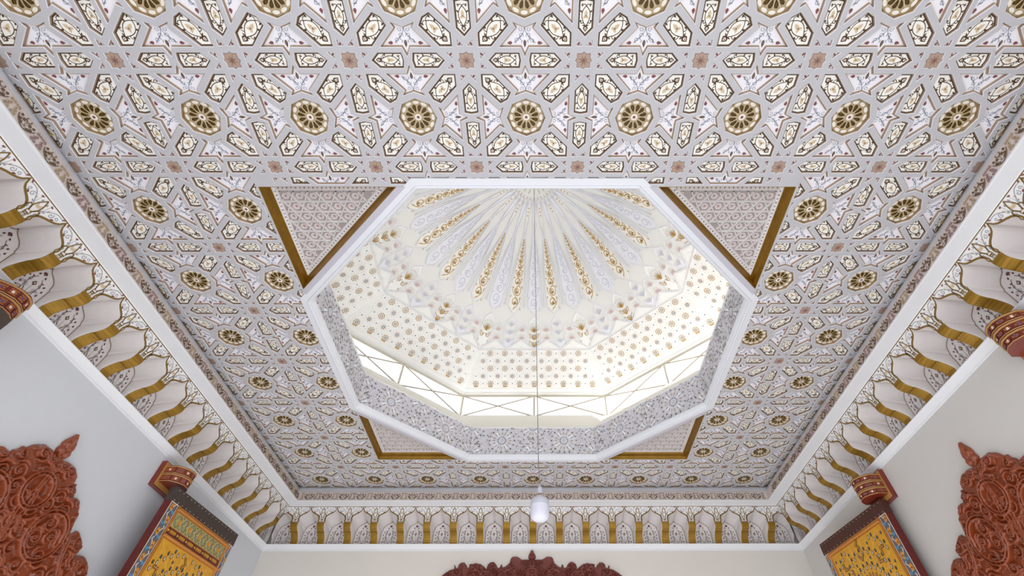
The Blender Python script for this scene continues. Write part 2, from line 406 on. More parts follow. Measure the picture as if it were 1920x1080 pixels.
# rosettes
def rosette_mesh():
    mb = MB(); r = .182 * S - .010; z = -.0006
    fm = lambda x, y, h: (x, y, -h)
    vs = []; fs = []
    def ad(P): k = len(vs); vs.extend([Vector(q_) for q_ in P]); fs.append(list(range(k, k + len(P))))
    N = 120; outer = []
    for i in range(N):
        a = 2 * PI * i / N; outer.append(((.156 + .010 * abs(math.cos(6 * a))) * S * math.cos(a), (.156 + .010 * abs(math.cos(6 * a))) * S * math.sin(a)))
    pet = []
    for k in range(12):
        a = 2 * PI * (k + .5) / 12; P = []
        for u, v in ((.050, 0), (.064, .0070), (.088, .0140), (.103, .0130), (.114, 0), (.103, -.0130), (.088, -.0140), (.064, -.0070)):
            P.append(((u * math.cos(a) - v * math.sin(a)) * S, (u * math.sin(a) + v * math.cos(a)) * S))
        pet.append(P); ad(P)
    ad(outer)
    vo, eo, fo, _, _, of = delaunay_2d_cdt(vs, [], fs, 0, 1e-6, True)
    k0 = len(mb.v); mb.v.extend([(q_.x, q_.y, -.009) for q_ in vo]); mi = mb.mi('rosette_gold')
    for f_, o_ in zip(fo, of):
        if o_ and all(i == 12 for i in o_): mb.f.append(tuple(k0 + i for i in f_)); mb.m.append(mi)
    mb.grid([[(x, y, -.009) for x, y in outer], [(x, y, -.0005) for x, y in outer]], 'tan', True)
    for P in pet:
        mb.grid([[(x, y, -.009) for x, y in P], [(x, y, .0) for x, y in P]], 'petal_dark', True)
        mb.poly([(x, y, -.001) for x, y in P], 'petal_dark')
    p = Paint(mb, lambda x, y, h: (x, y, -.009 - h), .0009)
    for k in range(12):
        a = 2 * PI * k / 12
        p.at((.137 * S * math.cos(a), .137 * S * math.sin(a)), a).disc((0, 0), .016 * S, 'petal_white', 1, 9, .030 * S)
    for k in range(12):
        a = 2 * PI * k / 12; p.stroke([(.04 * S * math.cos(a), .04 * S * math.sin(a)), (.118 * S * math.cos(a), .118 * S * math.sin(a))], .004, 'beige', 1)
    p.disc((0, 0), .032 * S, 'petal_white', 2, 12)
    for k in range(6): p.tear((0, 0), k * PI / 3, .018 * S, .010 * S, 'burgundy', 3)
    return mb
proto = rosette_mesh().build('rosette', ceiling); first = True
def boss_mesh():
    mb = MB(); P = sc2(BOSS, (0, 0)); I = inset(P, .002); I2 = inset(P, .005)
    mb.grid([[(x, y, 0) for x, y in I], [(x, y, -.008) for x, y in I2]], 'terra_dark', True); mb.poly([(x, y, -.008) for x, y in I2], 'terracotta')
    p = Paint(mb, lambda x, y, h: (x, y, -.008 - h), .001)
    for k in range(8): p.tear((0, 0), k * PI / 4 + .39, .045 * S if k % 2 else .05 * S, .010 * S, 'terra_dark')
    p.disc((0, 0), .008 * S, 'burgundy', 2, 8)
    return mb
bproto = boss_mesh().build('star_boss', ceiling); bfirst = True
nr = nb = 0
for P, kind, c, a, cf, full in kept:
    if kind == 'oct' and full and c[1] > -1.2:
        o = proto if first else copy_part(proto, ceiling); first = False; o.location = (c[0], c[1], H + DEP['oct']); nr += 1
    if kind == 'boss' and full and c[1] > -.8:
        o = bproto if bfirst else copy_part(bproto, ceiling); bfirst = False; o.location = (c[0], c[1], H + DEP['boss']); nb += 1
print('rosettes', nr, 'bosses', nb, 'strap faces', len(ceil.f), 'paint faces', len(pm.f))

# ------------------------------------------------------------------ cornices (local frame: x along, y outward, z up)
def rib_o(z):
    T = [(2.288, .262), (2.31, .262), (2.333, .258), (2.352, .244), (2.372, .222), (2.388, .198), (2.397, .182), (2.402, .176), (2.404, .162), (2.411, .146), (2.424, .122), (2.438, .104), (2.458, .092), (2.490, .086)]
    for (z0, o0), (z1, o1) in zip(T, T[1:]):
        if z <= z1: return o0 + (o1 - o0) * (z - z0) / (z1 - z0)
    return .086
RIBZ = [2.288, 2.31, 2.333, 2.352, 2.372, 2.388, 2.397, 2.402, 2.404, 2.411, 2.424, 2.438, 2.458, 2.490]
ZT = 2.668
def fas_o(z): return .026 + (ZT - z) / (ZT - 2.49) * .060
ARCH = [(.124, 2.490), (.130, 2.500), (.134, 2.512), (.132, 2.527), (.122, 2.547), (.104, 2.563), (.080, 2.575), (.052, 2.586), (.028, 2.598), (.012, 2.614), (0, 2.640)]
BACKC = [(.112, 2.45), (.114, 2.462), (.104, 2.475), (.102, 2.490), (.098, 2.508), (.086, 2.525), (.068, 2.540), (.046, 2.551), (.026, 2.561), (.012, 2.573), (0, 2.590)]
BO = .305
def niche_mesh(k):
    """one bay centred between two ribs; k scales it along the run"""
    mb = MB(); hp = .1715
    F = [(x, rib_o(z), z) for x, z in zip([.124] * len(RIBZ), RIBZ)] + [(x, fas_o(z), z) for x, z in ARCH[1:]]
    nzr = len(RIBZ); B = [(.112, BO, 2.262 + (2.45 - 2.262) * i / (nzr - 1)) for i in range(nzr)] + [(x, BO, z) for x, z in BACKC[1:]]
    for sg in (1, -1):
        rows = []
        for t in (0, .18, .42, .7, .88, 1):
            r = []
            for (x0, y0, z0), (x1, y1, z1) in zip(F, B):
                bul = math.sin(t * PI) * .012 if z0 > 2.49 else 0
                r.append((sg * (x0 + (x1 - x0) * t) * k, y0 + (y1 - y0) * t, z0 + (z1 - z0) * t + bul))
            rows.append(r)
        mb.grid(rows, 'niche_paint')
    for i in range(len(B) - 1):      # back panel
        a, b = B[i], B[i + 1]
        mb.poly([(-a[0] * k, BO, a[2]), (a[0] * k, BO, a[2]), (b[0] * k, BO, b[2]), (-b[0] * k, BO, b[2])], 'niche_paint')
    A = ARCH                          # fascia between arch and soffit
    for sg in (1, -1):
        pts = [(hp, 2.49)] + [(x, z) for x, z in A]
        for i in range(len(A) - 1):
            (x0, z0), (x1, z1) = A[i], A[i + 1]
            if i == 0: continue
            mb.poly([(sg * x0 * k, fas_o(z0), z0), (sg * x1 * k, fas_o(z1), z1), (sg * x1 * k, fas_o(ZT), ZT), (sg * x0 * k, fas_o(ZT), ZT)], 'fascia')
        xo, zo = A[1]
        mb.poly([(sg * xo * k, fas_o(zo), zo), (sg * xo * k, fas_o(ZT), ZT), (sg * hp * k, fas_o(ZT), ZT), (sg * hp * k, fas_o(2.482), 2.482), (sg * .124 * k, fas_o(2.482), 2.482)], 'fascia')
    fp = lambda x, z, h: (x * k, fas_o(z) - h, z)
    p = Paint(mb, fp, .0014)
    p.stroke([(-hp, ZT - .006), (hp, ZT - .006)], .009, 'gold_line', 1)
    for sg in (1, -1):
        off = [(sg * (x + .0042), z + .0035) for x, z in A]
        p.stroke(off, lambda t: .0095 + .005 * math.sin(t * PI), 'gold_line', 2)
        p.tear((0, 2.636), PI / 2, .024, .014, 'gold_line', 2) if sg == 1 else None
        p.tear((sg * .121, 2.551), PI / 2 - sg * .9, .016, .010, 'gold_line', 2)
        # half of the lotus that sits over each rib
        q = lambda x, z: (sg * (hp - x), z)
        p.stroke([q(*v) for v in ((.037, 2.494), (0, 2.487))], .0075, 'gold_line', 2)
        p.stroke([q(*v) for v in ((.037, 2.492), (.050, 2.512), (.044, 2.535), (.050, 2.556), (.036, 2.578))], .0085, 'gold_line', 2)
        p.stroke([q(*v) for v in bez([(.004, 2.540), (.034, 2.566), (.028, 2.60), (0, 2.650)])], .0075, 'gold_line', 2)
        p.stroke([q(*v) for v in bez([(.036, 2.576), (.016, 2.574), (.010, 2.55), (.016, 2.53)])], .006, 'gold_line', 2)
        p.stroke([q(*v) for v in ((.018, 2.525), (0, 2.525))], .0075, 'gold_line', 2); p.stroke([q(*v) for v in ((.016, 2.513), (0, 2.513))], .005, 'gold_line', 2)
        for xx in (.006, .014): p.stroke([q(xx, 2.494), q(xx, 2.528)], .0036, 'gold_line', 2)
        p.tear(q(0.002, 2.578), PI / 2 + sg * .4, .034, .016, 'beige', 2)
        p.tear(q(.034, 2.536), PI / 2, .024, .010, 'leaf_grey', 2)
        # scrolls of the upper corners
        p.spiral((sg * .086, 2.612), .017, 1.2, sg * 1.15, .0045, 'leaf_grey', 1, 10); p.spiral((sg * .052, 2.622), .013, -1.0, -sg * 1.1, .0042, 'leaf_grey', 1, 9)
        p.stroke(bez([(sg * .150, 2.575), (sg * .118, 2.60), (sg * .10, 2.64), (sg * .065, 2.646)]), .0045, 'leaf_grey', 1)
        p.stroke(bez([(sg * .066, 2.646), (sg * .03, 2.65), (sg * .02, 2.64)], 5), .004, 'leaf_grey', 1)
        p.tear((sg * .070, 2.596), 2.6 if sg > 0 else .5, .024, .012, 'burgundy', 1); p.tear((sg * .030, 2.648), PI / 2 + sg * 1.1, .020, .011, 'burgundy', 1)
        p.tear((sg * .112, 2.606), PI / 2 - sg * .2, .022, .010, 'beige', 1); p.tear((sg * .128, 2.585), PI / 2 + sg * .9, .018, .009, 'leaf_grey', 1)
        p.tear((sg * .118, 2.642), PI / 2 - sg * 1.3, .022, .011, 'burgundy', 1); p.tear((sg * .148, 2.622), PI / 2 - sg * .3, .020, .010, 'leaf_grey', 1)
    bp = lambda x, z, h: (x * k, BO - .002 - h, z)
    p = Paint(mb, bp, .0012)
    for sg in (1, -1):
        p.stroke([(sg * (x - .003), z - .003) for x, z in BACKC], .0048, 'gold_line', 1)
        p.stroke([(sg * .109, 2.262), (sg * .109, 2.45)], .0042, 'gold_line', 1)
        p.stroke(bez([(0, 2.275), (sg * .075, 2.31), (sg * .02, 2.36), (sg * .055, 2.40)]), .0036, 'ink'); p.stroke(bez([(0, 2.31), (sg * .03, 2.36), (sg * .075, 2.42), (sg * .018, 2.48)]), .0036, 'ink')
        p.spiral((sg * .052, 2.335), .019, 0 if sg > 0 else PI, sg * 1.2, .0034, 'ink', 1, 10); p.spiral((sg * .030, 2.385), .015, PI / 2, -sg * 1.1, .003, 'leaf_grey', 1, 9)
        p.spiral((sg * .062, 2.385), .014, -PI / 2, sg * 1.1, .003, 'leaf_grey', 1, 9); p.spiral((sg * .045, 2.43), .014, PI / 2, sg * 1.0, .003, 'ink', 1, 9)
        for (x, z, a_, m_) in ((.066, 2.29, .3, 'ink'), (.070, 2.365, 1.2, 'burgundy'), (.078, 2.405, 1.4, 'ink'), (.062, 2.44, 1.0, 'ink'), (.030, 2.49, 2.0, 'ink'), (.034, 2.452, .6, 'burgundy'),
                               (.018, 2.30, 1.3, 'leaf_grey'), (.040, 2.295, .9, 'burgundy'), (.020, 2.345, 1.2, 'beige'), (.082, 2.325, 1.9, 'ink'), (.012, 2.515, 1.9, 'ink')):
            p.tear((sg * x, z), a_ if sg > 0 else PI - a_, .022, .012, m_)
    p.poly([(0, 2.405), (.015, 2.425), (0, 2.447), (-.015, 2.425)], 'ink', 2); p.poly([(0, 2.415), (.007, 2.425), (0, 2.436), (-.007, 2.425)], 'beige', 3)
    p.stroke([(0, 2.27), (0, 2.40)], .003, 'leaf_grey'); p.tear((0, 2.505), PI / 2, .035, .016, 'burgundy')
    return mb
def rib_mesh(k):
    mb = MB(); x = .0455 * k; pr = [(x, rib_o(z) - .001, z) for z in RIBZ]
    prof = [[(xx, y - dy, z) for xx, dy in ((-x, -.0), (-x, .006), (-x * .82, .009), (0, .0095), (x * .82, .009), (x, .006), (x, -.0))] for _, y, z in pr]
    mb.grid(prof, 'gilt'); mb.poly([(a[0], a[1], a[2]) for a in prof[-1]], 'niche_paint')
    mb.grid([[(-hw, rib_o(z), z), (-hw * .0 - x, rib_o(z), z)] for z in RIBZ for hw in (.0475 * k + .001,)], 'niche_paint')
    mb.grid([[(.0475 * k + .001, rib_o(z), z), (x, rib_o(z), z)] for z in RIBZ], 'niche_paint')
    mb.box((-x, rib_o(2.402) - .012, 2.399), (x, rib_o(2.402) - .004, 2.406), 'gilt')
    return mb
def run(name, root, t0, t1, off0, off1, ribs, pitch, label, e0, e1, wallm='white_paint'):
    """t0/t1 ends of the run at offset 0; off0/off1 = how the end moves with the outward offset (mitre)"""
    k = pitch / .343
    tag(root, label, 'cornice', kind='structure')
    def sweep(prof, nm, m, smooth=False, thick=0):
        mb = MB(); mb.grid([[(t0 + off0 * o, o, z) for o, z in prof], [(t1 + off1 * o, o, z) for o, z in prof]], m)
        return mb.build(nm, root, smooth)
    sweep([(.0, H + .002), (-.020, H - .003), (-.034, H - .014), (-.044, H - .030), (-.056, H - .052), (-.066, H - .076), (-.076, H - .084)], 'upper_bead', 'frame_paint')
    fz = [(-.076, H - .084), (-.108, 2.682)]
    sweep(fz, 'frieze_ground', 'frieze_ground')
    sweep([(-.108, 2.682), (-.116, 2.682), (-.116, 2.672), (-.108, 2.669), (.020, 2.669), (.026, 2.664), (.028, 2.660)], 'soffit_band', 'white_paint')
    sweep([(.262, 2.286), (.246, 2.292), (.236, 2.290), (.236, 2.284), (.248, 2.272), (.262, 2.252), (.270, 2.240), (.278, 2.240), (.278, 2.230), (.284, 2.228), (.290, 2.2)], 'lower_moulding', 'white_paint')
    # carved frieze
    mb = MB(); o0, z0 = fz[0]; o1, z1 = fz[-1]; L = math.hypot(o1 - o0, z1 - z0); ou, zu = (o0 - o1) / L, (z0 - z1) / L
    fm = lambda x, v, h: (x, o1 + ou * v - h * .95 - .002 - .012 * math.sin(min(1, max(0, v / L)) * PI) * 0, z1 + zu * v - h * .3)
    p = Paint(mb, fm, .0014); U = .226; n0 = int((t0 + .2) / U) - 1
    x = math.ceil((t0 + off0 * -.1) / U) * U; q = 0
    while x < t1 + off1 * -.1 - .02:
        cb = ('frieze_mauve', 'frieze_beige')[q % 2]
        if x - .11 > t0 + off0 * -.1:
            for sg in (1, -1):
                g_ = p.at((x, L / 2), 0, 1, sg)
                for (cx_, cy_, r_, a_) in ((.028, -.045, .017, 0), (.045, -.012, .014, 2), (.022, .018, .016, 4), (.050, .032, .013, 1)): g_.spiral((cx_ * 1.0, cy_ * .68), r_ * .8, a_, 1.15, .0055, 'frieze_brown', 1, 10, .006)
                g_.ridge(bez([(0, -.052), (.035, -.042), (.06, -.02), (.066, .014)], 7), .005, .006, 'frieze_brown'); g_.ridge(bez([(0, .014), (.03, .036), (.012, .046)], 5), .005, .007, 'frieze_brown')
                g_.tear((.008, -.03), 1.1, .03, .016, 'frieze_high', 4)
                for (cx_, cy_, r_, a_) in ((.083, .045, .016, 0), (.089, -.02, .018, 2), (.093, .012, .013, 4), (.078, -.055, .015, 1), (.10, -.055, .012, 3), (.103, .055, .012, 3)): g_.spiral((cx_, cy_ * .68), r_ * .85, a_, 1.2, .005, cb if sg > 0 else ('frieze_mauve', 'frieze_beige')[(q + 1) % 2], 1, 9, .0055)
            p.tear((x, .035), PI / 2, .034, .018, 'frieze_brown', 3); p.tear((x, .043), PI / 2, .02, .009, 'frieze_high', 4)
        x += U; q += 1
    for v in (.004, L - .004): p.ridge([(t0 + off0 * -.13, v), (t1 + off1 * -.13, v)], .006, .004, 'frieze_high')
    mb.build('carved_frieze', root)
    npro = None; rpro = None
    for i, tr in enumerate(ribs):
        if rpro is None: rpro = rib_mesh(k).build('gilt_rib', root, loc=(tr, 0, 0)); rpro['label'] = 'gilded wavy rib'
        else: copy_part(rpro, root, (tr, 0, 0))
    cs = [(a_ + b_) / 2 for a_, b_ in zip(ribs, ribs[1:])]
    for c in cs:
        if npro is None: npro = niche_mesh(k).build('arched_niche', root, loc=(c, 0, 0)); npro['label'] = 'white ogee niche with painted vines'
        else: copy_part(npro, root, (c, 0, 0))
    # half bays against the corners, cut on the mitre
    for end, c, s_ in ((e0, ribs[0] - pitch / 2, -1), (e1, ribs[-1] + pitch / 2, 1)):
        if not end: continue
        o = niche_mesh(k).build('corner_niche', root, loc=(c, 0, 0)); bm = bmesh.new(); bm.from_mesh(o.data)
        T_ = (t1 if s_ > 0 else t0) - c
        bmesh.ops.bisect_plane(bm, geom=bm.verts[:] + bm.edges[:] + bm.faces[:], plane_co=(T_, 0, 0), plane_no=(s_, -1, 0), clear_outer=True)
        bm.to_mesh(o.data); bm.free()
rp = .3528; side = [5.768 - rp * i for i in range(21)][::-1]
root = empty('trim_1', (-XR, 0, 0), PI / 2)
run('l', root, YN, YB, 0, 1, side, rp, 'long arched cornice with gilded ribs above the left wall', False, True)
root = empty('trim_2', (0, YB, 0), 0)
run('b', root, -XR, XR, -1, 1, [i * .343 for i in range(-9, 10)], .343, 'arched cornice with gilded ribs above the far wall', True, True)
root = empty('trim_3', (XR, 0, 0), -PI / 2)
run('r', root, -YB, -YN, -1, 0, [-y for y in side[::-1]], rp, 'long arched cornice with gilded ribs above the right wall', True, False)

# ------------------------------------------------------------------ skylight: frame, spandrels, drum, windows, dome
def octp(ap, k, z): 
    a = k * PI / 4 + PI / 8; r = ap / math.cos(PI / 8); return (r * math.cos(a), YC + r * math.sin(a), z)
def octring(prof, m, mb=None):
    mb = mb or MB(); mb.grid([[octp(ap, k, z) for k in range(8)] for ap, z in prof], m, True); return mb
sk = empty('octagonal_frame', (0, 0, 0)); tag(sk, 'white octagonal moulded frame around the skylight opening', 'frame')
HH = 2.862                                     # hypotenuse |x|+|y| of the spandrels
mb = MB()
for sx in (1, -1):
    for sy in (1, -1):      # flat lip between spandrel and octagon
        a = 1.93 * math.tan(PI / 8)
        mb = MB(); mb.poly([(sx * a, YC + sy * Q, H - .001), (sx * (HH - Q), YC + sy * Q, H - .001), (sx * Q, YC + sy * (HH - Q), H - .001), (sx * Q, YC + sy * a, H - .001)], 'lip_grey'); mb.build('flat_lip', sk)
pass
octring([(1.935, H), (1.932, H - .010), (1.924, H - .014), (1.914, H - .010), (1.912, H), (1.900, H + .018), (1.893, H + .040), (1.892, H + .052), (1.898, H + .056), (1.940, H + .066)], 'frame_paint').build('moulding', sk)
octring([(1.935, H - .004), (1.99, H + .0), (2.02, H + .4)], 'frame_paint').build('outer_face', sk)
GD = .082
def spandrel(sx, sy, label):
    root = empty('spandrel_panel', (sx * 1.6, YC + sy * 1.6, H)); tag(root, label, 'panel', 'spandrel panels at the skylight corners')
    A = (Q, Q); B = (HH - Q, Q); C = (Q, HH - Q)
    T = [A, B, C]
    def g3(P, z): return [(sx * x - sx * 1.6, sy * y - sy * 1.6, z) for x, y in P]
    mb = MB(); lv = [(0, 0), (.004, .0), (.010, .020), (.016, .034), (.020, .060), (.030, GD - .004), (.034, GD)]
    mb.grid([g3(inset(T, d), z) for d, z in lv], 'gilt_trim', True); mb.build('gilt_moulding', root)['label'] = 'gold moulding'
    I = inset(T, .032)
    mb = MB(); mb.poly(g3(I, GD), 'spandrel_strap')
    mb.poly([(x, y, z - .0008) for x, y, z in g3(inset(T, .076), GD)], 'spandrel_shaded_ground')  # ground colour darkened to carry the recess shade between straps
    fm = lambda x, y, h: (sx * (x - 1.6), sy * (y - 1.6), GD - h)
    p = Paint(mb, fm, .0012)
    for d, wd in ((.040, .008), (.066, .010)):
        R = inset(T, d)
        for i in range(3): p.ridge([R[i], R[(i + 1) % 3]], wd, .008, 'spandrel_strap')
    R = inset(T, .053)
    for i in range(3):
        a = Vector(R[i]); b = Vector(R[(i + 1) % 3]); n = int((b - a).length / .032)
        for j in range(1, n):
            q = a + (b - a) * j / n; p.poly([(q.x - .007, q.y), (q.x, q.y - .007), (q.x + .007, q.y), (q.x, q.y + .007)], 'spandrel_dark' if j % 2 else 'drum_blue')
    # interlace: sunk cups ringed by straps
    def inside(x, y, d=0): return x < Q - .085 - d and y < Q - .085 - d and x + y > HH + (.085 + d) * 1.414
    gp = .104; st = .012
    def seg(ax, ay, bx, by, hg):
        pts = [(ax + (bx - ax) * q / 12, ay + (by - ay) * q / 12) for q in range(13)]; pts = [q for q in pts if inside(q[0], q[1], -.004)]
        if len(pts) > 1: p.ridge([pts[0], pts[-1]], .0105, hg, 'spandrel_strap')
    for i in range(-5, 16):
        for j in range(-4, 16):
            x = Q - .12 - i * gp - (j % 2) * gp / 2; y = Q - .12 - j * gp * .866
            if inside(x, y, .008):
                hx = [(x + .024 * math.cos(q * PI / 3), y + .024 * math.sin(q * PI / 3)) for q in range(6)]
                p.poly(hx, 'spandrel_cup', 1); p.ridge(hx, .008, .010, 'spandrel_strap', .5, True); p.disc((x, y), .007, 'spandrel_pit', 2, 6)
            r = .052
            for q in range(6):      # bent straps circling each cup and crossing those of its neighbours
                a0, a1 = q * PI / 3 - .16, q * PI / 3 + PI / 3 + .16
                seg(x + r * 1.12 * math.cos(a0), y + r * 1.12 * math.sin(a0), x + r * 1.12 * math.cos(a1), y + r * 1.12 * math.sin(a1), .016 if q % 2 else .020)
            for q in (PI / 6, PI / 2):
                mx, my = x + gp * .577 * math.cos(q), y + gp * .577 * math.sin(q)
                if inside(mx, my, .010): p.poly([(mx + (.015 if w_ % 2 else .006) * math.cos(w_ * PI / 3), my + (.015 if w_ % 2 else .006) * math.sin(w_ * PI / 3)) for w_ in range(6)], 'spandrel_cup', 1.5)
    mb.build('carved_lattice', root)
spandrel(-1, -1, 'gold-edged carved plaster triangle at the near left corner of the skylight')
spandrel(1, -1, 'gold-edged carved plaster triangle at the near right corner of the skylight')
spandrel(-1, 1, 'gold-edged carved plaster triangle at the far left corner of the skylight')
spandrel(1, 1, 'gold-edged carved plaster triangle at the far right corner of the skylight')

dr = empty('skylight_drum', (0, YC, H)); tag(dr, 'carved lattice drum rising from the octagonal frame to the windows', 'drum')
DB, DT = (1.940, H + .066), (1.960, 3.350)
def facemap(k, ap0, z0, ap1, z1):
    """map on facet k: u along, v up from the lower edge, h inward"""
    a = k * PI / 4; c = Vector((math.cos(a), math.sin(a), 0)); u = Vector((-math.sin(a), math.cos(a), 0))
    o = c * ap0 + Vector((0, 0, z0)); v = (c * (ap1 - ap0) + Vector((0, 0, z1 - z0))); L = v.length; v = v / L
    n = u.cross(v); 
    if n.dot(c) > 0 or (abs(n.dot(c)) < 1e-6): n = -n
    if n.z > 0 and abs(n.z) > abs(n.dot(c)): n = -n
    return (lambda x, y, h: tuple(o + u * x + v * y + n * h + Vector((0, 0, 0)))), L
def lattice_panel():
    mb = MB(); fm, L = facemap(0, DB[0], DB[1] - H, DT[0], DT[1] - H); hw = DB[0] * math.tan(PI / 8)
    hw2 = DT[0] * math.tan(PI / 8); mb.poly([fm(-hw, 0, 0), fm(hw, 0, 0), fm(hw2, L, 0), fm(-hw2, L, 0)], 'drum_ground')
    cl = lambda P: clip(clip(clip(clip(P, 0, -hw, False) or [], 0, hw, True) or [], 1, 0.012, False) or [], 1, L - .012, True)
    def safe(P):
        for ax, v, kp in ((0, -hw, False), (0, hw, True), (1, .012, False), (1, L - .012, True)):
            P = clip(P, ax, v, kp)
            if len(P) < 3: return []
        return P
    p = Paint(mb, fm, .0016, safe)
    M_ = L / 2; xs = hw / 2
    ctr = [(-xs, M_), (xs, M_)] + [(x, y) for x in (-hw, 0, hw) for y in (0, L)]
    for cx_, cy_ in ctr:
        for k in range(16):
            a = 2 * PI * (k + .5) / 16
            q = p.at((cx_, cy_), a)
            q.poly([(.040, 0), (.075, .013), (.120, .016), (.152, 0), (.120, -.016), (.075, -.013)], 'drum_white', 2)
            q.poly([(.052, 0), (.078, .006), (.116, .008), (.138, 0), (.116, -.008), (.078, -.006)], ('drum_pink', 'drum_ground', 'drum_white', 'drum_ground')[k % 4], 3)
            b = p.at((cx_, cy_), a + PI / 16)
            b.poly([(.038, 0), (.048, .006), (.064, 0), (.048, -.006)], 'drum_blue', 4)
            b.poly([(.080, 0), (.100, .0045), (.128, 0), (.100, -.0045)], 'drum_dark', 4)
            b.poly([(.150, 0), (.162, .011), (.178, 0), (.162, -.011)], ('drum_green', 'drum_dark')[k % 2], 4)
        p.ring((cx_, cy_), .034, .010, 'drum_white', 3, 16); p.disc((cx_, cy_), .022, 'drum_ground', 3, 12)
    rnd = random.Random(3)
    for i in range(520):
        x = rnd.uniform(-hw, hw); y = rnd.uniform(0, L)
        if min(math.hypot(x - a, y - b) for a, b in ctr) < .172: continue
        q = p.at((x, y), rnd.uniform(0, PI)); q.poly([(-.016, 0), (0, .006), (.016, 0), (0, -.006)], rnd.choice(['drum_green', 'drum_dark', 'drum_white', 'drum_white', 'drum_white', 'drum_white', 'drum_blue']), 4 + (i % 7) * .1)
    for y in (.006, L - .006): p.cl = None; p.ridge([(-hw, y), (hw, y)], .012, .006, 'drum_white')
    return mb
lp = lattice_panel().build('lattice_panel', dr); 
for k in range(1, 8): copy_part(lp, dr, None, (0, 0, k * PI / 4))
SIL = [(1.960, 3.350), (1.952, 3.356), (1.965, 3.366), (2.745, 4.030)]
mb = MB(); mb.grid([[ (octp(ap, k, z)[0], octp(ap, k, z)[1] - YC, z - H) for k in range(8)] for ap, z in SIL], 'sill_paint', True); mb.build('sloping_sill', dr)
# windows
WAP, WB, WT = 2.79, 4.035, 4.402; hw = WAP * math.tan(PI / 8)
def window_parts(root):
    mb = MB()
    mb.box((-hw, -.02, WB - .012), (hw, .02, WB + .014), 'window_paint'); mb.box((-hw, -.02, WT - .018), (hw, .02, WT + .02), 'window_paint')
    for x in (-hw + .004, 0, hw - .004): mb.box((x - .014, -.018, WB), (x + .014, .018, WT), 'window_paint')
    fr = mb.build('frame', root)
    mb = MB(); 
    for x0, x1 in ((-hw, 0), (0, hw)):
        for a, b in (((x0, WB), (x1, WT)), ((x0, WT), (x1, WB))):
            mb.tube((a[0], -.012, a[1]), (b[0], -.012, b[1]), .0095, 'brace_paint', 6)
    br = mb.build('cross_brace', root)
    mb = MB(); mb.poly([(-hw, .01, WB), (hw, .01, WB), (hw, .01, WT), (-hw, .01, WT)], 'clear_glass'); pn = mb.build('glass_pane', fr)
    return fr, br, pn
names = ['right side', 'far right diagonal side', 'far side, straight across', 'far left diagonal side', 'left side', 'near left diagonal side', 'near side', 'near right diagonal side']
wp = None
for k in range(8):
    a = k * PI / 4; r = empty('window_%d' % (k + 1), (WAP * math.cos(a), YC + WAP * math.sin(a), 0), a - PI / 2)
    tag(r, 'cross-braced clerestory window on the %s of the skylight' % names[k], 'window', kind='structure')
    if wp is None: wp = window_parts(r)
    else:
        f_ = copy_part(wp[0], r); copy_part(wp[1], r); copy_part(wp[2], f_)
# dome
dm = empty('dome', (0, YC, WT)); tag(dm, 'cream ribbed dome with gold and white relief kites over the skylight', 'dome')
def prof_z(r):
    T = [(0, 6.50), (.15, 6.49), (.33, 6.42), (.73, 6.17), (1.2, 5.74), (1.68, 5.195), (1.9, 5.01), (2.15, 4.848)]
    for (r0, z0), (r1, z1) in zip(T, T[1:]):
        if r <= r1: return z0 + (z1 - z0) * (r - r0) / (r1 - r0)
    return 4.848
RR = np.linspace(0, 2.15, 60); ZZ = np.array([prof_z(r) for r in RR])
for _ in range(3): ZZ[1:-1] = (ZZ[:-2] + 2 * ZZ[1:-1] + ZZ[2:]) / 4
def dz(r): return float(np.interp(r, RR, ZZ))
def dome_map(a, r, h):
    """a azimuth, r nominal radius, h towards the inside"""
    w_ = min(1, max(0, (r - 1.55) / .6)); w_ = w_ * w_ * (3 - 2 * w_)
    am = ((a + PI / 8) % (PI / 4)) - PI / 8
    rho = r * ((1 - w_) + w_ / math.cos(am)); z = dz(r)
    sl = (dz(max(0, r - .02)) - dz(min(2.15, r + .02))) / (min(2.15, r + .02) - max(0, r - .02)); n = math.hypot(1, sl)
    rho -= h * sl / n; z -= h / n
    return (rho * math.cos(a), rho * math.sin(a), z - WT)
mb = MB(); NA = 256
mb.grid([[dome_map(2 * PI * j / NA, r, -.0) for j in range(NA)] for r in np.linspace(0.01, 2.15, 90)], 'dome_plain', True)
def o8(ap, k, z): q = octp(ap, k, z); return (q[0], q[1] - YC, z - WT)
mb.build('shell', dm, True)
mb = MB(); mb.grid([[o8(ap, k, z) for k in range(8)] for ap, z in ((2.83, WT + .0), (2.80, WT + .012), (2.77, WT + .018), (2.735, WT + .030), (2.725, WT + .050), (2.70, WT + .060), (2.675, WT + .078), (2.668, WT + .088))], 'dome_cream', True); mb.build('base_moulding', dm)
BA0, BZ0, BA1, BZ1 = 2.668, WT + .088, 2.15, 4.848
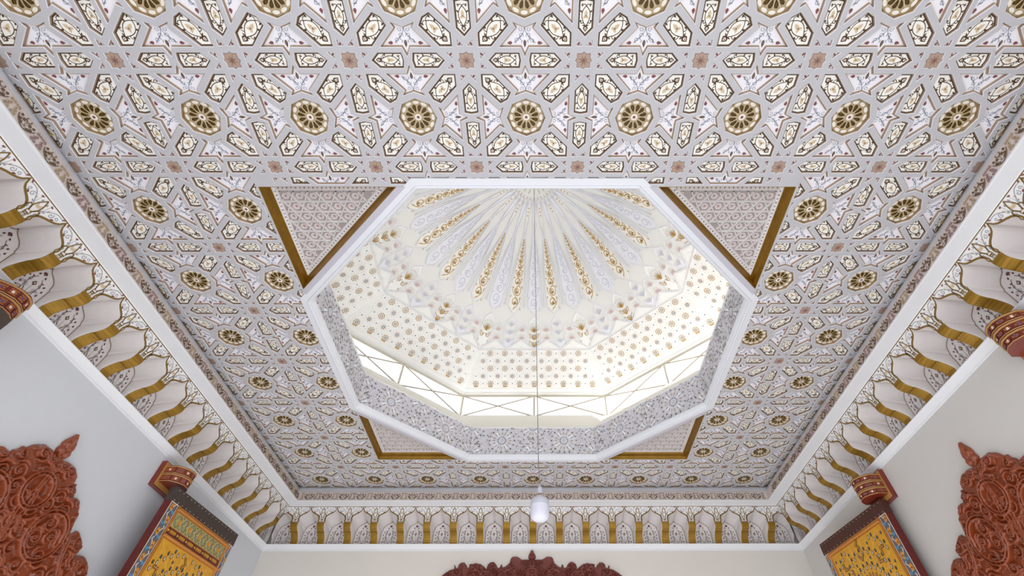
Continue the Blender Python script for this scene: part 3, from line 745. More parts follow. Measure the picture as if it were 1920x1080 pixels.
def band():
    mb = MB(); fm, L = facemap(0, BA0, BZ0 - WT, BA1, BZ1 - WT); t8 = math.tan(PI / 8)
    W0, W1 = BA0 * t8, BA1 * t8
    mb.poly([fm(-W0, 0, 0), fm(W0, 0, 0), fm(W1, L, 0), fm(-W1, L, 0)], 'dome_cream')
    p = Paint(mb, fm, .0014)
    nr_ = 5; dv = L / (nr_ + .05); du = .2365
    for i in range(nr_):
        v = .068 + i * dv; wv = W0 + (W1 - W0) * v / L
        xs_ = [j * du + (0 if i % 2 == 0 else du / 2) for j in range(-6, 7)]
        for x in xs_:
            if abs(x) < wv - .060:
                q = p.at((x, v), 0); big = i % 2 == 0
                q.ring((0, 0), .041 if big else .034, .0075 if big else .005, 'dome_gold' if big else 'dome_pink', 1, 12)
                for k in range(8):
                    a = k * PI / 4
                    q.tear((.008 * math.cos(a), .008 * math.sin(a)), a, .024, .0085, 'dome_gold_deep' if (big and i) else 'dome_ink', 2)
                    q.disc((.047 * math.cos(a), .047 * math.sin(a)), .006 if big else .0045, 'dome_gold', 1, 5)
                if i == 0: q.poly([(-.028, -.036), (.028, -.036), (.034, -.056), (-.034, -.056)], 'dome_gold', 2)
            x2 = x + du / 2
            if abs(x2) < wv - .03: p.disc((x2, v), .009, 'dome_dot', 1, 7)
            for sx, sy in ((.055, .052), (-.055, .052)):
                if abs(x + sx) < wv - .04: p.disc((x + sx, v + sy), .0045, 'dome_gold', 1, 5)
            for sx, sy in ((.075, .02), (-.075, .02), (.075, -.02), (-.075, -.02)):
                if abs(x + sx) < wv - .03: p.disc((x + sx, v + sy), .0038, 'dome_ink', 1, 5)
    for sg in (1, -1): p.ridge([(sg * W0, 0), (sg * W1, L)], .006, .003, 'dome_cream')
    p.ridge([(-W1, L - .004), (W1, L - .004)], .014, .008, 'dome_line')
    return mb
bp = band().build('flower_band', dm)
for k in range(1, 8): copy_part(bp, dm, None, (0, 0, k * PI / 4))
DA = 2 * PI / 32
def kite(gold):
    mb = MB(); fm = lambda u, r, h: dome_map(u / max(r, .05), r, h)
    # local frame: point on azimuth 0, u tangential metres, v = radius
    wdt = lambda r: max(.004, .092 * min(1, (r - .72) / .74)) if r < 1.62 else .092 - .078 * (r - 1.62) / .07
    rs = list(np.linspace(.74, 1.62, 18)) + [1.655, 1.69]
    bgm = 'dome_goldback' if gold else 'dome_white'
    p = Paint(mb, fm, .003)
    for a, b in zip(rs, rs[1:]): p.poly([(-wdt(a), a), (wdt(a), a), (wdt(b), b), (-wdt(b), b)], bgm, 1)
    for sg in (1, -1): p.ridge([(sg * (wdt(r) + .004), r) for r in rs], .016, .014, 'dome_line')
    r = .86; i = 0
    while r < 1.63:
        w_ = wdt(r) * .86; st = w_ * 1.35 + .010; sg = 1 if i % 2 else -1; wd = .0105 * min(1, w_ / .045)
        if gold:
            p.spiral((sg * w_ * .15, r), w_ * .80, PI / 2 * sg, 1.35 * sg, wd, 'dome_gold', 2, 16)
            p.spiral((-sg * w_ * .1, r), w_ * .42, -PI / 2, -1.1 * sg, wd * .8, 'dome_gold_deep', 2, 9); p.stroke(bez([(-sg * w_ * .9, r - st * .4), (-sg * w_, r + st * .1), (sg * w_ * .3, r + st * .7)], 6), wd * .8, 'dome_gold', 2)
            for a_ in (.6, 1.6, 2.5): p.tear((sg * w_ * .1, r), a_, w_ * .5, w_ * .18, 'dome_gold_deep' if a_ > 1 else 'dome_gold', 3)
            p.tear((-sg * w_ * .95, r + st * .4), PI / 2 + sg * .6, w_ * .6, w_ * .22, 'dome_gold', 2); p.tear((sg * w_ * .95, r + st * .5), PI / 2 + sg * .5, w_ * .5, w_ * .2, 'dome_gold', 2)
        else:
            p.spiral((sg * w_ * .15, r), w_ * .80, PI / 2 * sg, 1.35 * sg, wd * 1.1, 'dome_scroll', 2, 14)
            p.spiral((-sg * w_ * .2, r + .01), w_ * .40, -PI / 2, -1.1 * sg, wd, 'dome_scroll', 2, 8)
            p.tear((-sg * w_ * .95, r + st * .4), PI / 2 + sg * .6, w_ * .6, w_ * .22, 'dome_scroll', 2)
        r += st; i += 1
    # inner kite towards the hub
    rs2 = [.36, .42, .48, .56, .66, .76]; w2 = [.006, .020, .030, .022, .012, .003]
    for (a, wa), (b, wb) in zip(zip(rs2, w2), list(zip(rs2, w2))[1:]): p.poly([(-wa, a), (wa, a), (wb, b), (-wb, b)], bgm, 1)
    for sg in (1, -1): p.ridge([(sg * (w_ + .003), r_) for r_, w_ in zip(rs2, w2)], .008, .008, 'dome_line')
    if gold:
        for rr in (.44, .49, .54): p.disc((0, rr), .011, 'dome_gold', 2, 7)
    p.ridge([(0, .70), (0, .86)], .008, .008, 'dome_line')
    # half of the plain kite between neighbours
    return mb
def rib_line():
    mb = MB(); fm = lambda u, r, h: dome_map(u / max(r, .05) + DA / 2, r, h); p = Paint(mb, fm, .003)
    for sg in (1, -1): p.ridge([(sg * w_, r_) for r_, w_ in ((.33, .002), (.55, .030), (.78, .062), (.95, .045), (1.30, .018), (1.62, .010))], .012, .012, 'dome_line')
    return mb
kg = kite(True).build('gold_kite', dm); kg['label'] = 'gold scrollwork kite'
kw = kite(False).build('white_kite', dm); kw['label'] = 'white scrollwork kite'
kw.rotation_euler = (0, 0, DA * 8)     # white kites on the axes, gold ones between
kg.rotation_euler = (0, 0, DA)
for k in range(32):
    if k % 2 == 0 and k != 8: copy_part(kw, dm, None, (0, 0, DA * k))
    if k % 2 == 1 and k != 1: copy_part(kg, dm, None, (0, 0, DA * k))
rl = rib_line().build('plain_kite', dm)
for k in range(1, 32): copy_part(rl, dm, None, (0, 0, DA * k))
# zigzag ring of flower panels between the kites and the band
def side_az(i):                         # azimuth of tooth point i (0..31), equal steps along the octagon's sides
    k, j = divmod(i + 2, 4); return k * PI / 4 + math.atan2((j - 2) * .4453, 2.15)
def panel_ring(i):
    gold = i % 2 == 0; a0 = side_az(i); a1 = side_az((i + 1) % 32); an = DA * i
    if a1 < a0: a1 += 2 * PI
    am = (a0 + a1) / 2
    while an - a0 > PI: an -= 2 * PI
    while a0 - an > PI: an += 2 * PI
    mb = MB()
    def axis(r):
        t_ = min(1, max(0, (2.15 - r) / .45)); return a0 + (an - a0) * t_
    fm = lambda u, r, h: dome_map(axis(r) + u / r, r, h)
    p = Paint(mb, fm, .003)
    out = [(0, 2.135), (.082, 2.05), (.082, 1.79), (0, 1.72), (-.082, 1.79), (-.082, 2.05)]
    p.poly(out, 'dome_cream' if gold else 'dome_white', 1)
    p.ridge(out, .014, .012, 'dome_line', .45, True)
    if gold:
        for v in (2.085, 1.985):
            for s_ in (1, -1):
                p.stroke(bez([(0, v + .03), (s_ * .045, v), (s_ * .012, v - .045)], 6), .009, 'dome_gold_deep', 2)
                p.stroke(bez([(0, v + .025), (s_ * .06, v - .01), (s_ * .085, v - .05), (s_ * .052, v - .045), (0, v + .022)], 8) if False else bez([(s_ * .02, v + .005), (s_ * .085, v - .0), (s_ * .075, v - .055)], 6),   .008, 'dome_gold', 2)
                p.stroke(bez([(s_ * .02, v + .005), (s_ * .04, v - .04), (s_ * .075, v - .055)], 6), .008, 'dome_gold', 2)
            p.tear((0, v + .03), -PI / 2, .07, .030, 'dome_gold', 2)
        for a_ in (-1.0, -.6, -.2, .2, .6, 1.0): p.tear((0, 1.915), -PI / 2 + a_, .095, .013, 'dome_gold_deep' if abs(a_) < .5 else 'dome_gold', 2)
        for a_ in (-1.1, -.7, -.35, 0, .35, .7, 1.1): p.disc((.09 * math.sin(a_), 1.905 - .10 * math.cos(a_)), .005, 'dome_gold_deep', 2, 5)
    else:
        for v in (2.03, 1.925, 1.825):
            p.ridge([(-.08, v - .03), (0, v + .03), (.08, v - .03)], .012, .011, 'dome_line')
            for a_ in (-1.1, -.55, 0, .55, 1.1): p.tear((0, v + .012), -PI / 2 + a_, .066, .011, 'dome_scroll', 3)
    # fans over the next tooth
    fm2 = lambda u, r, h: dome_map(am + u / r, r, h); q = Paint(mb, fm2, .003)
    for v in (1.99, 1.885):
        for a_ in (-1.2, -.8, -.4, 0, .4, .8, 1.2):
            q.tear((0, v + .02), -PI / 2 + a_, .062, .010, 'dome_pink', 2)
            q.disc((.068 * math.sin(a_), v + .02 - .068 * math.cos(a_)), .004, 'dome_ink' if abs(a_) < .5 else 'dome_pink', 2, 5)
    q.ridge([(-.082, 1.96), (-.082, 1.86), (0, 1.81), (.082, 1.86), (.082, 1.96)], .012, .010, 'dome_line')
    # plain triangular tooth
    q.ridge([(-.205, 2.128), (0, 2.005), (.205, 2.128)], .014, .012, 'dome_line'); q.poly([(-.175, 2.128), (0, 2.022), (.175, 2.128)], 'dome_cream', 1)
    q.ridge([(-.03, 2.128), (0, 2.108), (.03, 2.128)], .010, .008, 'dome_cream')
    return mb
for i in range(32):
    o = panel_ring(i).build('flower_panel', dm)
    if i % 2 == 0: o['label'] = 'panel with gold lotus flowers'
mb = MB(); hubf = lambda u, v, h: dome_map(math.atan2(v, u), math.hypot(u, v), h); p = Paint(mb, hubf, .0025)
pts = []
for j in range(65):
    a = 2 * PI * j / 64; r = .33 if j % 2 else .30; pts.append((r * math.cos(a), r * math.sin(a)))
p.ridge(pts, .012, .012, 'dome_line')
for j in range(32):
    a = DA * j; p.tear((.27 * math.cos(a), .27 * math.sin(a)), a, .06, .016, 'dome_gold' if j % 4 == 0 else 'dome_pink', 2)
for j in range(16):
    a = DA * 2 * j
    for r in (.12, .145, .17, .195, .22): p.disc((r * math.cos(a), r * math.sin(a)), .008, 'dome_gold_deep', 2, 6)
p.ridge([(.09 * math.cos(2 * PI * j / 24), .09 * math.sin(2 * PI * j / 24)) for j in range(25)], .012, .012, 'dome_line')
mb.build('hub', dm)
# parapet that closes the light well above the ceiling (outside of the sloping sill)
mb = MB(); mb.grid([[octp(ap, k, z) for k in range(8)] for ap, z in ((2.76, 4.02), (2.86, 4.02))], 'sill_paint', True)
o = mb.build('window_curb'); tag(o, 'narrow cream curb under the ring of clerestory windows', 'curb', kind='structure')

# unseen flat terrace, added to bounce daylight up through the windows and block leaks
mb = MB(); R8 = [octp(2.84, k, 3.35)[:2] for k in range(8)]; OUT = []
for x, y in R8:
    a = math.atan2(y - YC, x); OUT.append((14 * math.cos(a), YC + 14 * math.sin(a)))
mb.grid([[(x, y, 3.62) for x, y in R8], [(x, y, 3.62) for x, y in OUT]], 'terrace', True)
mb.grid([[(x, y, 3.62) for x, y in R8], [(x, y, 4.02) for x, y in R8]], 'terrace', True)
mb.grid([[(x, y, 3.62) for x, y in OUT], [(x, y, 3.25) for x, y in OUT]], 'terrace', True)
mb.grid([[(octp(2.05, k, 3.15)[0], octp(2.05, k, 3.15)[1], H + .15) for k in range(8)], [(x, y, H + .15) for x, y in [(.0 + 4.2 * math.cos(k * PI / 4 + PI / 8) * 1.3, YC + 5.6 * math.sin(k * PI / 4 + PI / 8) * 1.3) for k in range(8)]]], 'terrace', True)
tag(mb.build('unseen_roof'), 'unseen pale flat terrace added around the dome to bounce and block daylight', 'unseen_roof', kind='structure')

# ------------------------------------------------------------------ pendant bulb
LX, LZ = .088, 1.402
pl = empty('pendant_bulb', (LX, YC, LZ)); tag(pl, 'large white bulb hanging on a long thin cord under the dome', 'lamp')
mb = MB(); mb.lathe([(.0, 0), (.032, .003), (.053, .012), (.066, .028), (.070, .05), (.070, .108)], 'bulb_glass'); mb.build('bulb_glass', pl, True)
mb = MB(); mb.lathe([(.070, .108), (.0705, .112), (.070, .132), (.064, .150), (.048, .163), (.026, .170), (.022, .182), (.016, .186)], 'bulb_skirt'); mb.build('bulb_body', pl, True)
mb = MB(); mb.lathe([(.0135, .184), (.0150, .190), (.0135, .194), (.0150, .199), (.0135, .204), (.0135, .212)], 'brass'); mb.build('screw_cap', pl, True)
mb = MB(); mb.lathe([(.012, .198), (.020, .200), (.021, .232), (.014, .246), (.006, .252), (.003, .27)], 'bulb_skirt'); mb.build('socket', pl, True)
mb = MB(); P = [(0, 0, .26), (-.012, 0, .45), (-.02, 0, 1.0), (-.045, 0, 2.4), (-.075, 0, 4.2), (-.09, 0, 5.08)]
for a, b in zip(P, P[1:]): mb.tube(a, b, .0032, 'cord', 6)
mb.build('cord', pl, True)

# ------------------------------------------------------------------ carved wooden panels
def in_poly(px, py, P):
    c = np.zeros(px.shape, bool); n = len(P)
    for i in range(n):
        x0, y0 = P[i]; x1, y1 = P[(i + 1) % n]
        if y0 == y1: continue
        t_ = ((y0 > py) != (y1 > py)) & (px < (x1 - x0) * (py - y0) / (y1 - y0) + x0); c ^= t_
    return c
def carve(outline, strokes, res, base=.022):
    P = np.array(outline); x0, y0 = P.min(0) - res * 2; x1, y1 = P.max(0) + res * 2
    nx, ny = int((x1 - x0) / res) + 1, int((y1 - y0) / res) + 1
    X, Y = np.meshgrid(x0 + np.arange(nx) * res, y0 + np.arange(ny) * res); ins = in_poly(X, Y, outline)
    Hh = np.full(X.shape, base)
    def stamp(px, py, w_, h_):
        i0, i1 = max(0, int((px - w_ - x0) / res)), min(nx, int((px + w_ - x0) / res) + 2); j0, j1 = max(0, int((py - w_ - y0) / res)), min(ny, int((py + w_ - y0) / res) + 2)
        if i0 >= i1 or j0 >= j1: return
        d2 = ((X[j0:j1, i0:i1] - px) ** 2 + (Y[j0:j1, i0:i1] - py) ** 2) / (w_ * w_)
        v = base + h_ * np.sqrt(np.clip(1 - d2, 0, 1)); Hh[j0:j1, i0:i1] = np.maximum(Hh[j0:j1, i0:i1], v)
    for pts, w_, h_ in strokes:
        for k in range(len(pts) - 1):
            a, b = pts[k], pts[k + 1]; L = math.hypot(b[0] - a[0], b[1] - a[1]); n = max(1, int(L / (res * .7)))
            ww0 = w_(k / (len(pts) - 1)) if callable(w_) else w_
            for q in range(n): stamp(a[0] + (b[0] - a[0]) * q / n, a[1] + (b[1] - a[1]) * q / n, ww0, h_)
    n = len(outline)
    for i in range(n):
        a, b = outline[i], outline[(i + 1) % n]; L = math.hypot(b[0] - a[0], b[1] - a[1]); m_ = max(1, int(L / res))
        for q in range(m_): stamp(a[0] + (b[0] - a[0]) * q / m_, a[1] + (b[1] - a[1]) * q / m_, .014, .012)
    er = ins.copy(); cap = np.where(ins, base, 0.0)
    for _ in range(12):
        e2 = er.copy(); e2[1:-1, 1:-1] = er[1:-1, 1:-1] & er[:-2, 1:-1] & er[2:, 1:-1] & er[1:-1, :-2] & er[1:-1, 2:]; er = e2; cap[er] += res * 1.1
    Hh = np.minimum(Hh, cap); Hh[~ins] = 0
    mb = MB(); mb.v = [tuple(q) for q in np.stack([X, Y, Hh], -1).reshape(-1, 3)]
    idx = np.arange(nx * ny).reshape(ny, nx); a = ins[:-1, :-1] | ins[1:, :-1] | ins[:-1, 1:] | ins[1:, 1:]
    js, is_ = np.nonzero(a)
    mb.f = [(int(idx[j, i]), int(idx[j, i + 1]), int(idx[j + 1, i + 1]), int(idx[j + 1, i])) for j, i in zip(js, is_)]
    return mb
def arabesque(cx, x_lo, x_hi, y_lo, y_hi, seed, scale=1.0, rings=()):
    rnd = random.Random(seed); st = []
    def both(pts, w_, h_):
        st.append((pts, w_, h_)); st.append(([(2 * cx - x, y) for x, y in pts], w_, h_))
    centres = []
    for _ in range(900):
        x, y = rnd.uniform(cx, x_hi), rnd.uniform(y_lo, y_hi); r = rnd.uniform(.035, .075) * scale
        if all(math.hypot(x - a, y - b) > (r + c) * .92 for a, b, c in centres): centres.append((x, y, r))
    for x, y, r in centres:
        a0 = rnd.uniform(0, 2 * PI); sg = rnd.choice((1, -1)); n = 22
        both([(x + r * (1 - .75 * i / n) * math.cos(a0 + sg * 8.2 * i / n), y + r * (1 - .75 * i / n) * math.sin(a0 + sg * 8.2 * i / n)) for i in range(n)], lambda t_: (.0095 - .004 * t_) * scale, .034)
        for k in range(5):      # little flower at the heart
            a = a0 + k * 2 * PI / 5; both([(x + .009 * scale * math.cos(a), y + .009 * scale * math.sin(a)), (x + .015 * scale * math.cos(a), y + .015 * scale * math.sin(a))], .0065 * scale, .038)
        for k in range(2):
            a = a0 + PI * k + rnd.uniform(-.5, .5); q = r * 1.05; L = .07 * scale
            both([(x + q * math.cos(a) + L * t_ * math.cos(a + 1.2 + t_), y + q * math.sin(a) + L * t_ * math.sin(a + 1.2 + t_)) for t_ in (0, .2, .4, .6, .8, 1)], lambda t_: (.013 * math.sin(PI * min(1, t_ + .12)) + .003) * scale, .036)
    for k in range(9):          # long double stems
        x, y = rnd.uniform(cx, x_hi - .1), y_lo; a = rnd.uniform(.9, 2.2); pts = []
        for i in range(40):
            pts.append((x, y)); x += math.cos(a) * .035; y += math.sin(a) * .035; a += rnd.uniform(-.25, .25)
        both(pts, .008 * scale, .038); both([(x + .022, y) for x, y in pts], .008 * scale, .038)
    for (x, y, r) in rings:
        for rr in (r, r - .022): both([(x + rr * math.cos(2 * PI * i / 32), y + rr * math.sin(2 * PI * i / 32)) for i in range(33)], .008, .048)
    return st
def smooth_poly(P, it=1):
    for _ in range(it):
        out = []
        for i in range(len(P)):
            a, b = P[i], P[(i + 1) % len(P)]; out += [(a[0] * .75 + b[0] * .25, a[1] * .75 + b[1] * .25), (a[0] * .25 + b[0] * .75, a[1] * .25 + b[1] * .75)]
        P = out
    return P
SC_ = 2.792
RT = [(2.822, 1.713), (2.90, 1.728), (2.95, 1.726), (3.011, 1.692), (3.04, 1.653), (3.038, 1.625), (3.015, 1.600), (3.045, 1.612), (3.067, 1.65), (3.080, 1.62), (3.105, 1.60), (3.118, 1.565), (3.150, 1.585), (3.184, 1.585), (3.200, 1.555), (3.229, 1.532), (3.258, 1.500),
      (3.268, 1.46), (3.281, 1.42), (3.298, 1.383), (3.335, 1.40), (3.36, 1.43), (3.441, 1.392), (3.482, 1.353), (3.471, 1.288), (3.50, 1.31), (3.56, 1.325), (3.618, 1.302), (3.655, 1.281), (3.685, 1.23), (3.66, 1.15), (3.72, 1.05), (3.76, .9), (3.74, .6), (3.72, .3)]
out_l = [(x - SC_, y) for x, y in RT]; full_l = out_l + [(-x, y) for x, y in out_l[::-1]]
FIN = [(.004, 1.700), (.030, 1.716), (.052, 1.735), (.060, 1.760), (.046, 1.782), (.054, 1.800), (.044, 1.830), (.022, 1.862), (0, 1.902)]
fin = FIN + [(-x, y) for x, y in FIN[::-1]]
def carved(name, loc, rz, outline, finial, strokes, label, woodm, res):
    root = empty(name, loc, rz); tag(root, label, 'carved panel')
    mb = carve(outline, strokes, res); mb.names = [woodm]; mb.m = [0] * len(mb.f)
    mb.v = [(x, -h, z) for x, z, h in mb.v]; mb.build('carved_board', root, True)
    s2 = []
    zt = max(z for _, z in finial); zb = min(z for _, z in finial)
    for sg in (1, -1): s2.append(([(sg * .028, zb + .05), (sg * .03, zb + .055)], .024, .02)); s2.append(([(sg * .012, zb + .09), (sg * .016, zb + .11)], .02, .018))
    s2.append(([(0, zb + .10), (0, zt - .02)], lambda t_: .018, .02))
    mb = carve(finial, s2, res * .8); mb.names = [woodm]; mb.m = [0] * len(mb.f)
    mb.v = [(x, -h, z) for x, z, h in mb.v]; mb.build('finial', root, True)
    return root
ar = arabesque(0, -1, .98, .35, 1.72, 5, 1.0, ((.30, 1.30, .16), (.0, 1.48, .12)))
# the local +y axis looks into the wall
carved('carved_wood_panel', (-WX + .004, SC_, 0), PI / 2, full_l, fin, ar, 'glossy reddish carved wooden overdoor on the left wall with a leaf finial', 'carved_wood', .0042)
carved('carved_wood_panel', (WX - .004, 2.985, 0.035), -PI / 2, full_l, fin, ar, 'glossy reddish carved wooden overdoor on the right wall with a leaf finial', 'carved_wood', .0042)
BK = [(.030, 2.098), (.13, 2.095), (.19, 2.130), (.235, 2.130), (.262, 2.112), (.278, 2.06), (.30, 2.04), (.326, 2.022), (.355, 2.011), (.368, 2.015), (.380, 2.047), (.399, 2.006), (.425, 2.002), (.440, 2.025), (.451, 2.044), (.480, 2.068), (.509, 2.069), (.545, 2.050), (.557, 2.02), (.560, 1.985), (.60, 2.02),
      (.65, 2.05), (.70, 2.056), (.786, 2.045), (.772, 2.022), (.800, 2.0), (.815, 2.03), (.845, 2.062), (.879, 2.066), (.910, 2.045), (.923, 1.996), (.945, 2.005), (.967, 2.036), (.960, 1.998), (1.014, 1.983), (1.07, 1.95), (1.13, 1.90), (1.20, 1.7), (1.22, 1.3)]
bk = [(x, z + .035) for x, z in BK]; fullb = bk + [(-x, z) for x, z in bk[::-1]]
FB = [(.004, 2.128), (.036, 2.142), (.046, 2.160), (.036, 2.190), (.022, 2.205), (.018, 2.225), (0, 2.238)]
arb = arabesque(0, -1.2, 1.18, 1.35, 2.1, 11, .9, ((.0, 1.90, .15), (.27, 1.90, .14), (.56, 1.9, .12)))
carved('carved_wood_panel', (-.01, WY - .004, -.012), 0, fullb, FB + [(-x, y) for x, y in FB[::-1]], arb, 'dull dark red carved wooden panel on the far wall under the cornice', 'back_wood', .0065)

# ------------------------------------------------------------------ painted door leaves folded back on the side walls
def lattice_paint(p, W, z0, z1, cz):
    """gold field with rays, cells and chevrons"""
    cx_ = W / 2
    def ok(x, z, d=.02): return d < x < W - d and z0 + d < z < z1 - d
    def cell(x, z, r, m1, m2):
        if not ok(x, z, r + .004): return
        h = [(x + r * .75 * math.cos(q * PI / 3), z + r * math.sin(q * PI / 3)) for q in range(6)]
        p.poly(h, 'door_brown', 2); p.poly(inset(h, r * .26), m1, 3); p.disc((x, z), r * .24, m2, 4, 5)
    for k in range(24):
        a = 2 * PI * k / 24; q = p.at((cx_, cz), a)
        for u0, u1 in ((.045, .19),):
            pt = (cx_ + u1 * math.cos(a), cz + u1 * math.sin(a))
            if ok(*pt): q.poly([(u0, 0), (u0 + .03, .008), (u1 - .02, .013), (u1, 0), (u1 - .02, -.013), (u0 + .03, -.008)], 'door_brown', 1); q.poly([(u0 + .01, 0), (u0 + .03, .004), (u1 - .02, .009), (u1 - .008, 0), (u1 - .02, -.009), (u0 + .03, -.004)], 'door_tan', 2)
    for r, n, kind in ((.225, 24, 0), (.255, 24, 1), (.30, 16, 2), (.345, 30, 0), (.375, 30, 1), (.42, 16, 3), (.47, 40, 0), (.50, 40, 1), (.56, 24, 3), (.62, 50, 0), (.655, 50, 1), (.71, 30, 3), (.76, 60, 0), (.80, 60, 1), (.86, 60, 0)):
        for k in range(n):
            a = 2 * PI * (k + (kind == 1) * .5) / n; x, z = cx_ + r * math.cos(a), cz + r * math.sin(a)
            if not ok(x, z, .03): continue
            if kind == 0: cell(x, z, .021, 'door_white', 'door_brown')
            elif kind == 1: cell(x, z, .018, ('door_blue', 'door_green')[k % 2], 'door_blue')
            else:
                q = p.at((x, z), a + (PI / 2 if kind == 2 else PI))
                s_ = 1.0
                P = [(-.050, -.030), (0, .020), (.050, -.030), (.034, -.046), (0, -.012), (-.034, -.046)]
                if k % 2 == 0: q.poly(P, 'door_brown', 3); q.poly(inset(P, .004), 'door_tan', 4)
                else: cell(x, z, .015, 'door_blue', 'door_green')
    rnd = random.Random(2)
    for i in range(60):     # interlacing straps
        a = 2 * PI * i / 30 + (.1 if i > 29 else 0); r0 = .21; b = a + (.55 if i > 29 else -.55); r1 = .9
        A = (cx_ + r0 * math.cos(a), cz + r0 * math.sin(a)); B = (cx_ + r1 * math.cos(b), cz + r1 * math.sin(b)); pts = []
        for q in range(14):
            t_ = q / 13; x, z = A[0] + (B[0] - A[0]) * t_, A[1] + (B[1] - A[1]) * t_
            if ok(x, z, .006): pts.append((x, z))
        if len(pts) > 1: p.stroke(pts, .0045, 'door_gold_light', 0.8)
def border_paint(p, x0, x1, z0, z1):
    w_ = x1 - x0; xc = (x0 + x1) / 2; z = z1 - .05; i = 0
    p.poly([(x0, z0), (x1, z0), (x1, z1), (x0, z1)], 'door_white', 1); p.poly([(x0 + .007, z0), (x1 - .007, z0), (x1 - .007, z1 - .007), (x0 + .007, z1 - .007)], 'door_grey', 2)
    while z > z0 + .1:
        sg = 1 if i % 2 else -1
        p.stroke(bez([(xc - sg * w_ * .30, z + .05), (xc + sg * w_ * .1, z + .03), (xc - sg * w_ * .1, z - .02), (xc + sg * w_ * .30, z - .05)], 8), .007, 'door_white', 3)
        p.disc((xc + sg * w_ * .14, z + .012), w_ * .20, 'door_orange', 3, 8, w_ * .30); p.disc((xc + sg * w_ * .14, z + .012), w_ * .09, 'door_brown', 4, 6); p.disc((xc + sg * w_ * .12, z + .016), w_ * .045, 'door_gold_light', 5, 5)
        for a_ in (.4, 1.3, 2.4): p.tear((xc - sg * w_ * .12, z - .035), a_ if sg > 0 else PI - a_, w_ * .38, w_ * .2, 'door_sky' if a_ > 1 else 'door_blue', 3)
        z -= .10; i += 1
def leaf(A, B, T, top_panel, ironm, label):
    W = math.hypot(B[0] - A[0], B[1] - A[1]); ang = math.atan2(B[1] - A[1], B[0] - A[0])
    side = -1 if A[0] < 0 else 1                 # local y: left leaf faces local -y, right leaf faces local +y
    root = empty('wooden_door', (A[0], A[1], T), ang); tag(root, label, 'door')
    Z0 = -T - 1.5; th = .065
    mb = MB(); mb.box((0, 0, Z0), (W, -side * th, 0), 'door_red'); mb.build('slab', root)['label'] = 'dark red edge'
    f = lambda x, z, h: (x, side * (.001 + h), z); band_h = .108
    mb = MB(); y0, y1 = -side * (th + .003), side * .004
    mb.box((-.004, y0, -band_h), (W + .004, y1, .004), ironm); ib = mb.build('iron_band', root); ib['label'] = 'dark iron band'
    mb = MB(); mb.lathe([(.0055, 0), (.005, .003), (0, .005)], 'stud', (0, 0, 0), 7); mb.v = [(x, side * (.004 + zz), yy) for x, yy, zz in mb.v]; sp = None
    for i in range(int(W / .062)):
        for z in (-.013, -band_h + .012):
            if sp is None: sp = mb.build('stud', ib, loc=(.03 + i * .062, 0, z))
            else: copy_part(sp, ib, (.03 + i * .062, 0, z))
    bz1 = -band_h
    for x0, x1 in ((.012, .115), (W - .075, W - .008)):
        mb = MB(); border_paint(Paint(mb, f, .0012), x0, x1, -1.6, bz1); mb.build('painted_border', root)
    fx0, fx1 = .118, W - .078; z = bz1
    def bar(z0, z1):
        mb = MB(); n = 6; h = (z0 - z1)
        mb.grid([[(x, side * (.004 + .020 * math.sin(PI * i / n)), z0 - h * i / n) for i in range(n + 1)] for x in (fx0, fx1)], 'bar_gold'); mb.build('gold_bar', root, True)
    mb = MB(); mb.poly([f(fx0, -1.6, .002), f(fx1, -1.6, .002), f(fx1, bz1, .002), f(fx0, bz1, .002)], 'bar_gold')
    for x in (fx0 + .012, fx1 - .012): Paint(mb, f).ridge([(x, bz1), (x, -1.6)], .016, .012, 'bar_gold')
    mb.build('gilt_frame', root)
    z -= .012; bar(z, z - .030); z -= .034
    if top_panel:
        mb = MB(); p = Paint(mb, f, .0012); h = .115; p.poly([(fx0 + .03, z - h), (fx1 - .03, z - h), (fx1 - .03, z), (fx0 + .03, z)], 'door_olive', 3)
        n = int((fx1 - fx0 - .06) / .055)
        for i in range(n):
            x = fx0 + .06 + i * .055; zc = z - h / 2
            for sg in (1, -1):
                p.spiral((x, zc + sg * .026), .020, sg * 1.5, sg * (1 if i % 2 else -1) * 1.2, .005, ('door_blue', 'door_brown')[i % 2], 4, 9)
                p.tear((x + .02, zc + sg * .038), sg * .8, .024, .011, 'door_green', 4); p.tear((x - .01, zc + sg * .012), -sg * 2, .022, .010, 'door_blue', 4)
            if i % 3 == 1: p.disc((x, zc), .017, 'door_orange', 4.5, 8, .022)
        mb.build('floral_panel', root); z -= h + .006
        mb = MB(); p = Paint(mb, f, .0012); p.poly([(fx0 + .02, z - .05), (fx1 - .02, z - .05), (fx1 - .02, z), (fx0 + .02, z)], 'door_red', 3)
        n = 6; ww = (fx1 - fx0 - .06) / n
        for i in range(n):
            x = fx0 + .03 + i * ww; P = [(x + .02, z - .025), (x + .032, z - .012), (x + ww - .032, z - .012), (x + ww - .02, z - .025), (x + ww - .032, z - .038), (x + .032, z - .038)]
            p.poly(P, 'door_gold', 4); p.poly(inset(P, .005), 'door_brown', 5); p.poly(inset(P, .008), 'door_gold', 6); p.disc((x + .004, z - .025), .010, 'door_gold_light', 4, 6)
        mb.build('cartouche_strip', root); z -= .052; bar(z, z - .032); z -= .036
    mb = MB(); p = Paint(mb, lambda x, zz, h: f(x + fx0 + .028, zz, h + .0035), .0012); Wf = fx1 - fx0 - .056
    p.poly([(0, -1.6), (Wf, -1.6), (Wf, z), (0, z)], 'door_gold', 0.5); lattice_paint(p, Wf, -1.5, z, z - .46 if not top_panel else z - .50)
    mb.build('lattice_field', root)
leaf((-3.222, 3.80), (-3.13, 4.88), 1.962, True, 'iron', 'open painted door leaf with floral top panel against the left wall')
leaf((3.338, 4.075), (3.200, 5.185), 1.966, False, 'iron_rust', 'open painted door leaf with brown iron top against the right wall')
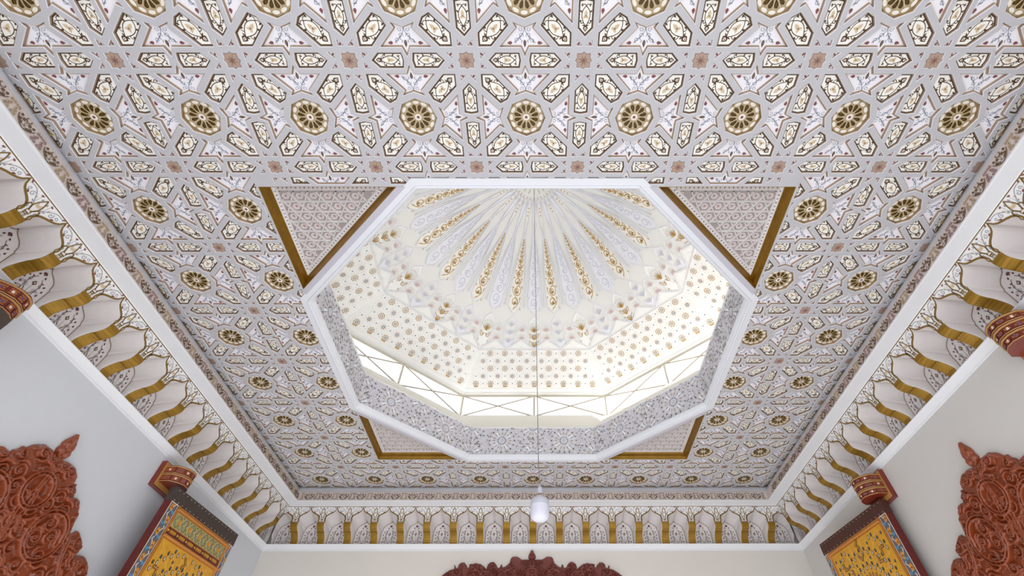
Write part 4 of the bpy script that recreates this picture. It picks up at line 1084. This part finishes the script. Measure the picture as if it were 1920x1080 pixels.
leaf((-3.222, 1.60), (-3.10, .52), 1.962, True, 'iron', 'open door leaf at the left edge, mostly out of view under its bracket')

# ------------------------------------------------------------------ painted wooden pivot brackets
def bracket(cy, side, tiers, label, z0=2.0, th=.072, wb=.125):
    root = empty('pivot_bracket', (side * WX, cy, z0)); tag(root, label, 'bracket', 'painted wooden pivot brackets on the side walls')
    X = lambda d: -side * d
    mb = MB(); pw = wb + .035; mb.box((X(0), -pw, -.045), (X(.045), pw, tiers * th + .03), 'bracket_red'); 
    mb.box((X(.043), -pw + .008, -.037), (X(.050), pw - .008, tiers * th + .022), 'bracket_gold'); mb.build('back_plate', root)
    def plan(o): w2 = wb + o; d = .235 + o; return [(.045, -w2), (d * .62, -w2), (d * .88, -w2 * .62), (d, -w2 * .22), (d, w2 * .22), (d * .88, w2 * .62), (d * .62, w2), (.045, w2)]
    for t_ in range(tiers):
        mb = MB(); za, zb = t_ * th, (t_ + 1) * th; o0, o1 = .004 * t_, .004 * t_ + .010
        def ring(o, z): return [(X(x), y, z) for x, y in plan(o)]
        mb.grid([ring(o0 - .03, za), ring(o0 + .004, za)], 'bracket_red'); mb.grid([ring(o0 + .004, za), ring(o0 + .005, za + .005), ring(o0, za + .007)], 'bracket_gold'); mb.grid([ring(o0, za + .007), ring(o0, zb - .014)], 'bracket_red'); mb.grid([ring(o0, zb - .014), ring(o0 + .008, zb - .011), ring(o0 + .009, zb - .007)], 'bracket_gold'); mb.grid([ring(o0 + .009, zb - .007), ring(o0 + .009, zb - .003), ring(o0 - .01, zb)], 'bracket_dark')
        P = plan(o0)
        for i in range(len(P) - 1):
            a = Vector((X(P[i][0]), P[i][1], 0)); b = Vector((X(P[i + 1][0]), P[i + 1][1], 0)); u = (b - a); L = u.length; u /= L; n = Vector((u.y, -u.x, 0))
            if n.x * side > 0 or abs(n.x) < .05 and n.y * (a.y + b.y) < 0: n = -n
            if abs(n.x) < .05: n = Vector((0, 1 if a.y + b.y > 0 else -1, 0))
            p = Paint(mb, (lambda a_, u_, n_: (lambda x, z, h: tuple(a_ + u_ * x + n_ * (h + .001) + Vector((0, 0, z)))))(a, u, n), .001)
            p.poly([(.004, za + .012), (L - .004, za + .012), (L - .004, zb - .018), (.004, zb - .018)], 'bracket_dark', 1)
            zc = (za + zb) / 2 - .003
            p.poly([(.008, za + .016), (L - .008, za + .016), (L - .008, zb - .022), (.008, zb - .022)], 'bracket_orange', 2)
            for q in (.25, .75): p.ring((L * q, zc), .010, .004, 'bracket_dark', 3, 8)
            fm_ = 'door_white' if (i + t_) % 2 else 'bracket_blue'
            for q in range(4): p.disc((L * .5 + .006 * math.cos(q * PI / 2 + .7), zc + .006 * math.sin(q * PI / 2 + .7)), .0052, fm_, 3 + q * .1, 6)
        mb.build('tier', root)
    mb = MB(); mb.grid([[(X(x), y, z) for x, y in plan(-.006)] for z in (.001, tiers * th - .001)], 'bracket_red', True); mb.poly([(X(x), y, .001) for x, y in plan(-.006)], 'bracket_red'); mb.poly([(X(x), y, tiers * th - .001) for x, y in plan(-.006)], 'bracket_red'); mb.build('core', root)
bracket(3.885, -1, 2, 'painted red bracket over the open door on the left wall', z0=2.005)
bracket(4.135, 1, 3, 'painted red bracket over the open door on the right wall', z0=2.0, th=.062)
bracket(1.585, -1, 2, 'painted red bracket cut by the left edge of the photo', z0=2.02, th=.078)
bracket(1.90, 1, 3, 'painted red bracket cut by the right edge of the photo', z0=2.02, th=.062)
